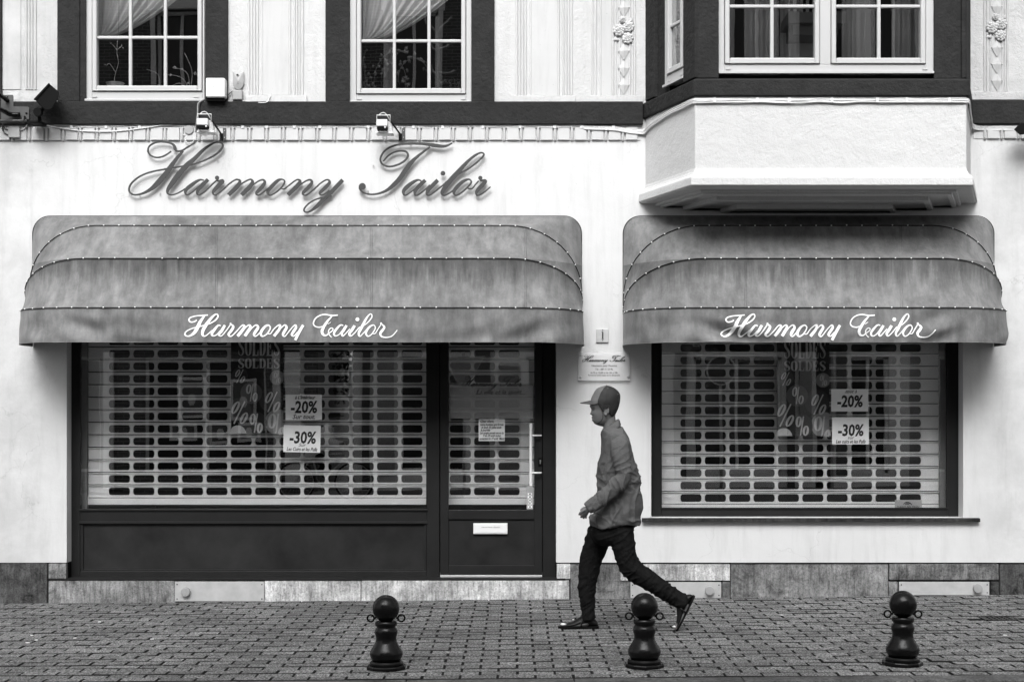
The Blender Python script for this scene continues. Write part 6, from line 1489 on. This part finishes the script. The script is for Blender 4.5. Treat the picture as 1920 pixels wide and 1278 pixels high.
# ---- shoes
def shoe(hx, hy, tx, ty, dy, flip):
    L = sqrt((tx-hx)**2+(ty-hy)**2); ux, uy = (tx-hx)/L, (ty-hy)/L; vx, vy = (uy, -ux) if flip else (-uy, ux)
    k = L/73.0
    prof = [(0,9,.018),(3,14,.030),(10,20,.036),(18,24.5,.038),(27,24,.040),(35,20,.043),(44,14.5,.047),(54,10,.049),(63,7.5,.045),(70,5.5,.032),(73,3,.014)]
    up = MB(); rings = []
    for s_, h, w in catmull(prof, 3):
        ring = []
        for q in range(16):
            t = 2*pi*q/16; hh = (h-2.5)*.5*(1+sin(t)) if sin(t) > 0 else (h-2.5)*.5*(1+sin(t)); a = 2.5+hh; d = w*cos(t)*(1-.35*max(0, sin(t)))
            ring.append(Q(hx+ux*s_*k+vx*a*k, hy+uy*s_*k+vy*a*k, dy+d))
        rings.append(ring)
    up.loft(rings); o = up.build('shoe', M['shoe'], man, smooth=True)
    so = MB(); out = []
    for s_, w in catmull([(-1.5,.012),(1,.030),(10,.038),(25,.038),(40,.045),(55,.052),(66,.044),(73,.028),(75.5,.010)], 3): out.append((s_, w))
    bot, top = [], []
    loop = [(s_, w) for s_, w in out]+[(s_, -w) for s_, w in reversed(out)]
    for hgt in (0.0, 1.0, 3.6): 
        r = [Q(hx+ux*a*k+vx*hgt*k, hy+uy*a*k+vy*hgt*k, dy+b*(0.97 if hgt == 0 else 1)) for a, b in loop]
        (bot if hgt == 0 else top).append(r)
    so.loft([bot[0]]+top); so.build('sole', M['sole'], o)
    def at(s_, a, d): return Q(hx+ux*s_*k+vx*a*k, hy+uy*s_*k+vy*a*k, dy+d)
    st = MB(); st.tube([at(33, 4, -.052), at(31, 14, -.046), at(30, 21, -.02), at(30, 22, .02), at(31, 14, .046)], .007, 6, True, 4); st.build('strap', M['shoe'], o, smooth=True)
    MB().ball(at(47, 15.2, -.018), .0085, 8, 6, 1, .6, 1).build('buckle', M['steel'], o, smooth=True)
    MB().ball(at(66, 7.2, -.012), .016, 10, 6, 1.3, 1.2, .5).build('toe_patch', M['film_grey'], o, smooth=True)
shoe(1123, 1182.3, 1049.5, 1182.3, .09, False)
shoe(1299.5, 1117, 1266, 1182, -.09, False)
# ================================================================== A CYCLIST PASSING BEHIND THE CAMERA (seen in the left shop window)
PY = -13.0; PS = 105.0
def wheel(cx, cy, root):
    c = Q(cx, cy); m = MB(); m.torus(c, .335, .017, 'y', 40, 8); w = m.build('wheel', M['shoe'], root, smooth=True)
    m = MB(); m.torus(c, .312, .007, 'y', 40, 6); m.build('rim', M['steel'], w, smooth=True)
    m = MB()
    for k in range(20): a = 2*pi*k/20; m.tube([c, c+Vector((.31*cos(a), .01*(-1)**k, .31*sin(a)))], .0015, 3)
    m.build('spokes', M['steel'], w); MB().lathe([(.001, -.04), (.025, -.04), (.025, .04), (.001, .04)], c, 12, 'y').build('hub', M['steel'], w, smooth=True, angle=40)
bike = thing('bicycle', Q(608, 938), 'bicycle ridden past on the far side of the street, mirrored in the left window', 'bicycle')
wheel(555, 903, bike); wheel(664, 903, bike)
m = MB(); A_, B_, C_, D_, E_ = (555, 903), (600, 908), (586, 856), (645, 850), (664, 903)
for a, b in ((A_, B_), (A_, C_), (B_, C_), (C_, D_), (B_, (646, 858)), (D_, E_)): m.tube([Q(*a), Q(*b)], .016, 8)
m.build('frame', M['steel'], bike, smooth=True)
m = MB(); m.tube([Q(645, 852), Q(642, 836), Q(640, 832)], .013, 8); m.tube([Q(646, 836, -.28), Q(650, 832, -.2), Q(640, 831, 0), Q(650, 832, .2), Q(646, 836, .28)], .012, 8); m.build('handlebar', M['steel'], bike, smooth=True)
m = MB(); m.ball(Q(583, 850), .10, 12, 8, 1.3, .7, .35); m.build('saddle', M['shoe'], bike, smooth=True)
m = MB(); m.tube([Q(600, 908, -.06), Q(606, 922, -.07), Q(612, 922, -.12)], .010, 6); m.tube([Q(600, 908, .06), Q(594, 894, .07), Q(600, 894, .12)], .010, 6); m.build('cranks', M['steel'], bike, smooth=True)
cyc = thing('person', Q(600, 938), 'cyclist in a pale jacket and cap riding past, mirrored in the left window', 'person')
b = MB(); b.ball(Q(627, 785), .105, 16, 12, .95, .78, 1.2); limb(b, [(625, 792, 0, 5.5, .05), (621, 802, 0, 6, .06)]); slices(b, [(800,610,628,.10,0),(815,598,622,.17,0),(840,582,606,.15,0),(856,574,602,.15,0)])
for s in (-1, 1):
    limb(b, [(614, 808, s*.17, 5, .045), (622, 830, s*.21, 4.5, .04), (640, 834, s*.24, 3.6, .03), (648, 833, s*.25, 4, .025)]); y2 = 908 if s < 0 else 890
    limb(b, [(588, 852, s*.09, 8, .08), (612, 866 if s > 0 else 876, s*.10, 7, .06), (600, y2, s*.10, 4.5, .04), (606, y2+8, s*.11, 4, .04), (618, y2+10, s*.11, 3, .035)])
finish(remesh(b, .009, 2), 'body', M['skin'], cyc)
b = MB(); slices(b, [(797,614,626,.06,0),(804,604,627,.15,0),(816,594,625,.20,0),(838,578,610,.18,0),(858,571,603,.18,0)])
for s in (-1, 1): limb(b, [(613, 808, s*.16, 7, .06), (622, 829, s*.21, 6.2, .055), (639, 833, s*.24, 5, .04)])
finish(remesh(b, .009, 3), 'jacket', M['film_grey'], cyc)
b = MB()
for s in (-1, 1): y2 = 908 if s < 0 else 890; limb(b, [(586, 852, s*.08, 10, .09), (612, 866 if s > 0 else 876, s*.10, 8.5, .075), (600, y2-4, s*.10, 6, .05)])
finish(remesh(b, .009, 3), 'trousers', M['jeans'], cyc)
b = MB(); b.ball(Q(626, 778), .112, 16, 10, 1, .85, .75); b.ball(Q(638, 780), .08, 12, 6, 1, .9, .12); b.build('cap', M['capdark'], cyc, smooth=True)
# ================================================================== THE OTHER SIDE OF THE STREET (seen only in the glass)
YO = -16.6
mb_brick = newmat('dark_brickwork'); m, n, b = mb_brick; M['brick'] = m
br = nd(n, 'ShaderNodeTexBrick', i_Scale=1.0); g_ = n.nodes.new('ShaderNodeNewGeometry'); sp_ = n.nodes.new('ShaderNodeSeparateXYZ'); cb_ = n.nodes.new('ShaderNodeCombineXYZ')
n.links.new(g_.outputs['Position'], sp_.inputs[0]); n.links.new(sp_.outputs[0], cb_.inputs[0]); n.links.new(sp_.outputs[2], cb_.inputs[1]); n.links.new(cb_.outputs[0], br.inputs['Vector'])
br.inputs['Brick Width'].default_value = .22; br.inputs['Row Height'].default_value = .07; br.inputs['Mortar Size'].default_value = .008
br.inputs['Color1'].default_value = (.05, .05, .05, 1); br.inputs['Color2'].default_value = (.09, .09, .09, 1); br.inputs['Mortar'].default_value = (.22, .22, .22, 1)
n.links.new(br.outputs[0], b.inputs['Base Color']); b.inputs['Roughness'].default_value = .85
M['white_front'] = mat('white_front', .82, .8, .1, 1.5); M['grey_front'] = mat('grey_front', .30, .8, .15, 1.5); M['dark_glass'] = mat('dark_shop_glass', .012, .15)
def opp(name, x0, x1, h, wm, label, wins, ground, up=None):
    wins = wins+[(a, b_, 7.7, 9.7) for a, b_, c, d in wins if c < 5]
    t = thing(name, ((x0+x1)/2, YO, 0), label, 'building')
    holes = [(a, b_, c, d) for a, b_, c, d in wins]+[(a, b_, 0.35, 2.7) for a, b_ in ground]
    m = MB(); xs = sorted({x0, x1}|{q for hh in holes for q in hh[:2]}); zs = sorted({-.3, h}|{q for hh in holes for q in hh[2:]})
    for a, c in zip(xs, xs[1:]):
        for d, e in zip(zs, zs[1:]):
            if not any(hh[0] < (a+c)/2 < hh[1] and hh[2] < (d+e)/2 < hh[3] for hh in holes): m.box(a, c, YO-.3, YO, d, e)
    m.build('wall', M[wm], t)
    if up:
        m = MB(); 
        for a, c in zip(xs, xs[1:]):
            for d, e in zip(zs, zs[1:]):
                if e > 3.2 and not any(hh[0] < (a+c)/2 < hh[1] and hh[2] < (d+e)/2 < hh[3] for hh in holes): m.box(a, c, YO+.002, YO+.02, max(d, 3.2), e)
        m.build('brick_facing', M[up], t)
    for (a, c, d, e) in holes:
        w = MB(); w.box(a, c, YO-.22, YO-.20, d, e); wo = w.build('window', M['dark_glass'], t)
        f = MB(); f.box(a, a+.06, YO-.2, YO-.14, d, e); f.box(c-.06, c, YO-.2, YO-.14, d, e); f.box(a, c, YO-.2, YO-.14, d, d+.06); f.box(a, c, YO-.2, YO-.14, e-.06, e); f.box((a+c)/2-.03, (a+c)/2+.03, YO-.2, YO-.15, d, e); f.build('window_frame', M['white_front'], wo)
    m = MB(); m.box(x0, x1, YO+.001, YO+.16, 2.95, 3.15); m.box(x0, x1, YO, YO+.3, h-.3, h); m.build('cornice', M['white_front' if wm != 'white_front' else 'grey_front'], t)
    m = MB(); m.box(x0, x1, YO-6, YO-.3, -.3, h-.01); m.build('house_body', M['grey_front'], t)
    for (a, c, d, e) in wins:
        m = MB(); m.box(a-.14, c+.14, YO+.021, YO+.09, e, e+.22); m.box(a-.10, a, YO+.021, YO+.06, d, e); m.box(c, c+.10, YO+.021, YO+.06, d, e); m.box(a-.14, c+.14, YO+.021, YO+.14, d-.12, d); m.build('window_surround', M['white_front'], t)
    m = MB(); m.box(x0+.01, x1-.01, YO+.022, YO+.20, 6.9, 7.05); m.box(x0+.01, x1-.01, YO+.022, YO+.12, 10.1, 10.3); m.build('string_course', M['white_front'], t)
    return t
win = lambda xs, z0=4.2, z1=6.0, w=1.0: [(x-w/2, x+w/2, z0, z1) for x in xs]
opp('opposite_house', -13.0, -7.9, 12.6, 'brick', 'dark brick house across the street at the left', win([-11.8, -9.6])+win([-11.8, -9.6], 6.6, 7.8), [(-12.5, -10.6), (-10.1, -8.4)])
opp('opposite_house', -7.9, -4.0, 13.0, 'brick', 'dark brick house across the street with tall shop windows', win([-6.7, -4.5]), [(-7.5, -5.0)])
opp('opposite_house', -3.25, 3.2, 12.0, 'white_front', 'white rendered house across the street facing the shop door', win([-2.0, 0.1, 2.2]), [(-2.3, -0.9), (0.3, 2.7)], 'brick')
opp('opposite_house', 3.2, 6.2, 12.4, 'white_front', 'white rendered house across the street at the right', win([4.7]), [(3.7, 5.5)])
opp('opposite_house', 6.55, 8.1, 12.0, 'white_front', 'narrow white house across the street beside the gap', win([7.3]), [(6.9, 7.7)])
opp('opposite_house', 8.1, 13.5, 12.0, 'grey_front', 'grey rendered house across the street at the far right', win([9.4, 12.0]), [(8.7, 10.6), (11.2, 12.8)])
for i, (x, w, z, h, lb) in enumerate(((-6.55, .58, 1.45, .85, 'large framed print leftmost in the window across the street'), (-5.5, .56, 1.40, .85, 'large framed print second in the window across the street'), (-6.72, .55, .98, .36, 'wide framed print low in the window across the street'), (-5.98, .44, .92, .46, 'upright framed print low in the window across the street'), (-5.38, .48, .95, .40, 'framed print low at the right in the window across the street'))):
    t = thing('framed_picture', (x, YO-.1, z), lb, 'picture'); m = MB(); e = .06
    m.box(x-w/2, x+w/2, YO-.13, YO-.11, z, z+h); m.build('mount', M['paper'], t)
    m = MB(); m.box(x-w/2+e, x+w/2-e, YO-.11, YO-.10, z+e, z+h-e); m.build('print', M['circle_mid'], t)
    m = MB(); m.ball((x, YO-.10, z+h*.45), .08, 8, 6, 1, .1, 1.6); m.build('printed_figure', M['film_grey'], t)
for x, y, hh, lb in ((-3.62, -19.5, 2.6, 'leafy street tree in the gap between the houses opposite'), (6.4, -21, 2.9, 'small street tree in the right-hand gap opposite')):
    t = thing('street_tree', (x, y, 0), lb, 'tree'); MB().tube([(x, y, -.3), (x+.03, y, 1.2), (x, y, hh)], [.07, .05, .02], 8).build('trunk', M['twig'], t, smooth=True)
    m = MB(); r = random.Random(3)
    for k in range(500):
        a = Vector((r.gauss(0, .35), r.gauss(0, .35), r.gauss(0, .42))); c = Vector((x, y, hh))+a; u = Vector((r.uniform(-1, 1), r.uniform(-1, 1), r.uniform(-1, 1))).normalized()*.06; v = u.orthogonal().normalized()*.04
        m.add([c-u, c+v, c+u, c-v], [(0, 1, 2, 3)])
    m.build('crown', M['leaf'], t)
def strip(xa, xb, z0, z1, m, label, cat, d=.05):
    tag(MB().box(xa, xb, YO+.03, YO+.03+d, z0, z1).build(cat.replace(' ', '_'), M[m], None, origin=(xa, YO, z0)), label, cat)
strip(-3.05, -2.9, 0, 2.9, 'bracket', 'dark rainwater pipe at the left of the white house opposite', 'downpipe', .1)
strip(-2.75, -2.4, .3, 2.8, 'grey_front', 'grey shutter left of the shop door opposite', 'shutter'); strip(-.75, -.45, .3, 2.8, 'circle_mid', 'dark shutter right of the shop door opposite', 'shutter')
strip(-.30, .18, .2, 2.5, 'grey_front', 'grey banner hanging beside the shop opposite', 'banner'); strip(2.8, 3.0, 0, 2.9, 'bracket', 'dark rainwater pipe at the right of the white house opposite', 'downpipe', .1)
strip(3.3, 3.55, .2, 2.8, 'circle_mid', 'dark shutter beside the right-hand shop window opposite', 'shutter'); strip(5.6, 5.75, 0, 2.9, 'bracket', 'dark rainwater pipe on the house facing the bay', 'downpipe', .1); strip(5.85, 6.1, .2, 2.6, 'grey_front', 'grey banner on the house facing the bay', 'banner')
strip(6.6, 6.8, .3, 2.8, 'circle_mid', 'dark shutter on the narrow house opposite', 'shutter'); strip(-8.3, -8.1, 0, 2.9, 'white_front', 'white pipe on the brick house opposite', 'downpipe', .1); strip(-4.6, -4.3, .1, 2.8, 'white_front', 'white pilaster at the edge of the brick house opposite', 'pilaster', .12); strip(-4.85, -4.7, .1, 2.8, 'film_grey', 'grey pilaster near the edge of the brick house opposite', 'pilaster', .12)
t = thing('balcony', (5.9, YO, 8.9), 'stone balcony on the house opposite the bay', 'balcony')
m = MB(); m.box(5.1, 6.15, YO+.1, YO+.9, 8.75, 8.95); m.box(5.2, 6.05, YO+.1, YO+.75, 8.55, 8.75); m.build('slab', M['grey_front'], t)
m = MB(); m.box(5.1, 6.15, YO+.82, YO+.88, 9.6, 9.68)
for k in range(9): m.box(5.14+k*.12, 5.19+k*.12, YO+.83, YO+.87, 8.95, 9.6)
m.build('railing', M['blackmetal'], t)
# two road signs standing opposite
def sign_post(x, y, zc, kind, label):
    t = thing('road_sign', (x, y, 0), label, 'road sign')
    MB().tube([(x, y-.03, 0), (x, y-.03, zc+.35)], .03, 10).build('post', M['zinc'], t, smooth=True)
    if kind == 'round': MB().lathe([(.001, 0), (.24, 0), (.24, .02), (.001, .02)], (x, y+.01, zc), 32, 'y').build('sign_disc', M['bracket'], t); MB().torus((x, y+.015, zc), .25, .014, 'y', 32, 6).build('rim', M['white_plastic'], t, smooth=True)
    else:
        a = [Vector((x-.36, y+.01, zc+.28)), Vector((x+.36, y+.01, zc+.28)), Vector((x, y+.01, zc-.40))]
        MB().loft([a, [v+Vector((0, -.02, 0)) for v in a]]).build('sign_triangle', M['grey_front'], t); MB().tube([a[0], a[1], a[2], a[0]], .022, 6).build('rim', M['white_plastic'], t, smooth=True)
sign_post(3.75, -13.1, 2.32, 'round', 'round road sign on a thin post across the street')
sign_post(-.87, -13.4, 2.3, 'tri', 'triangular give way sign on a post across the street')
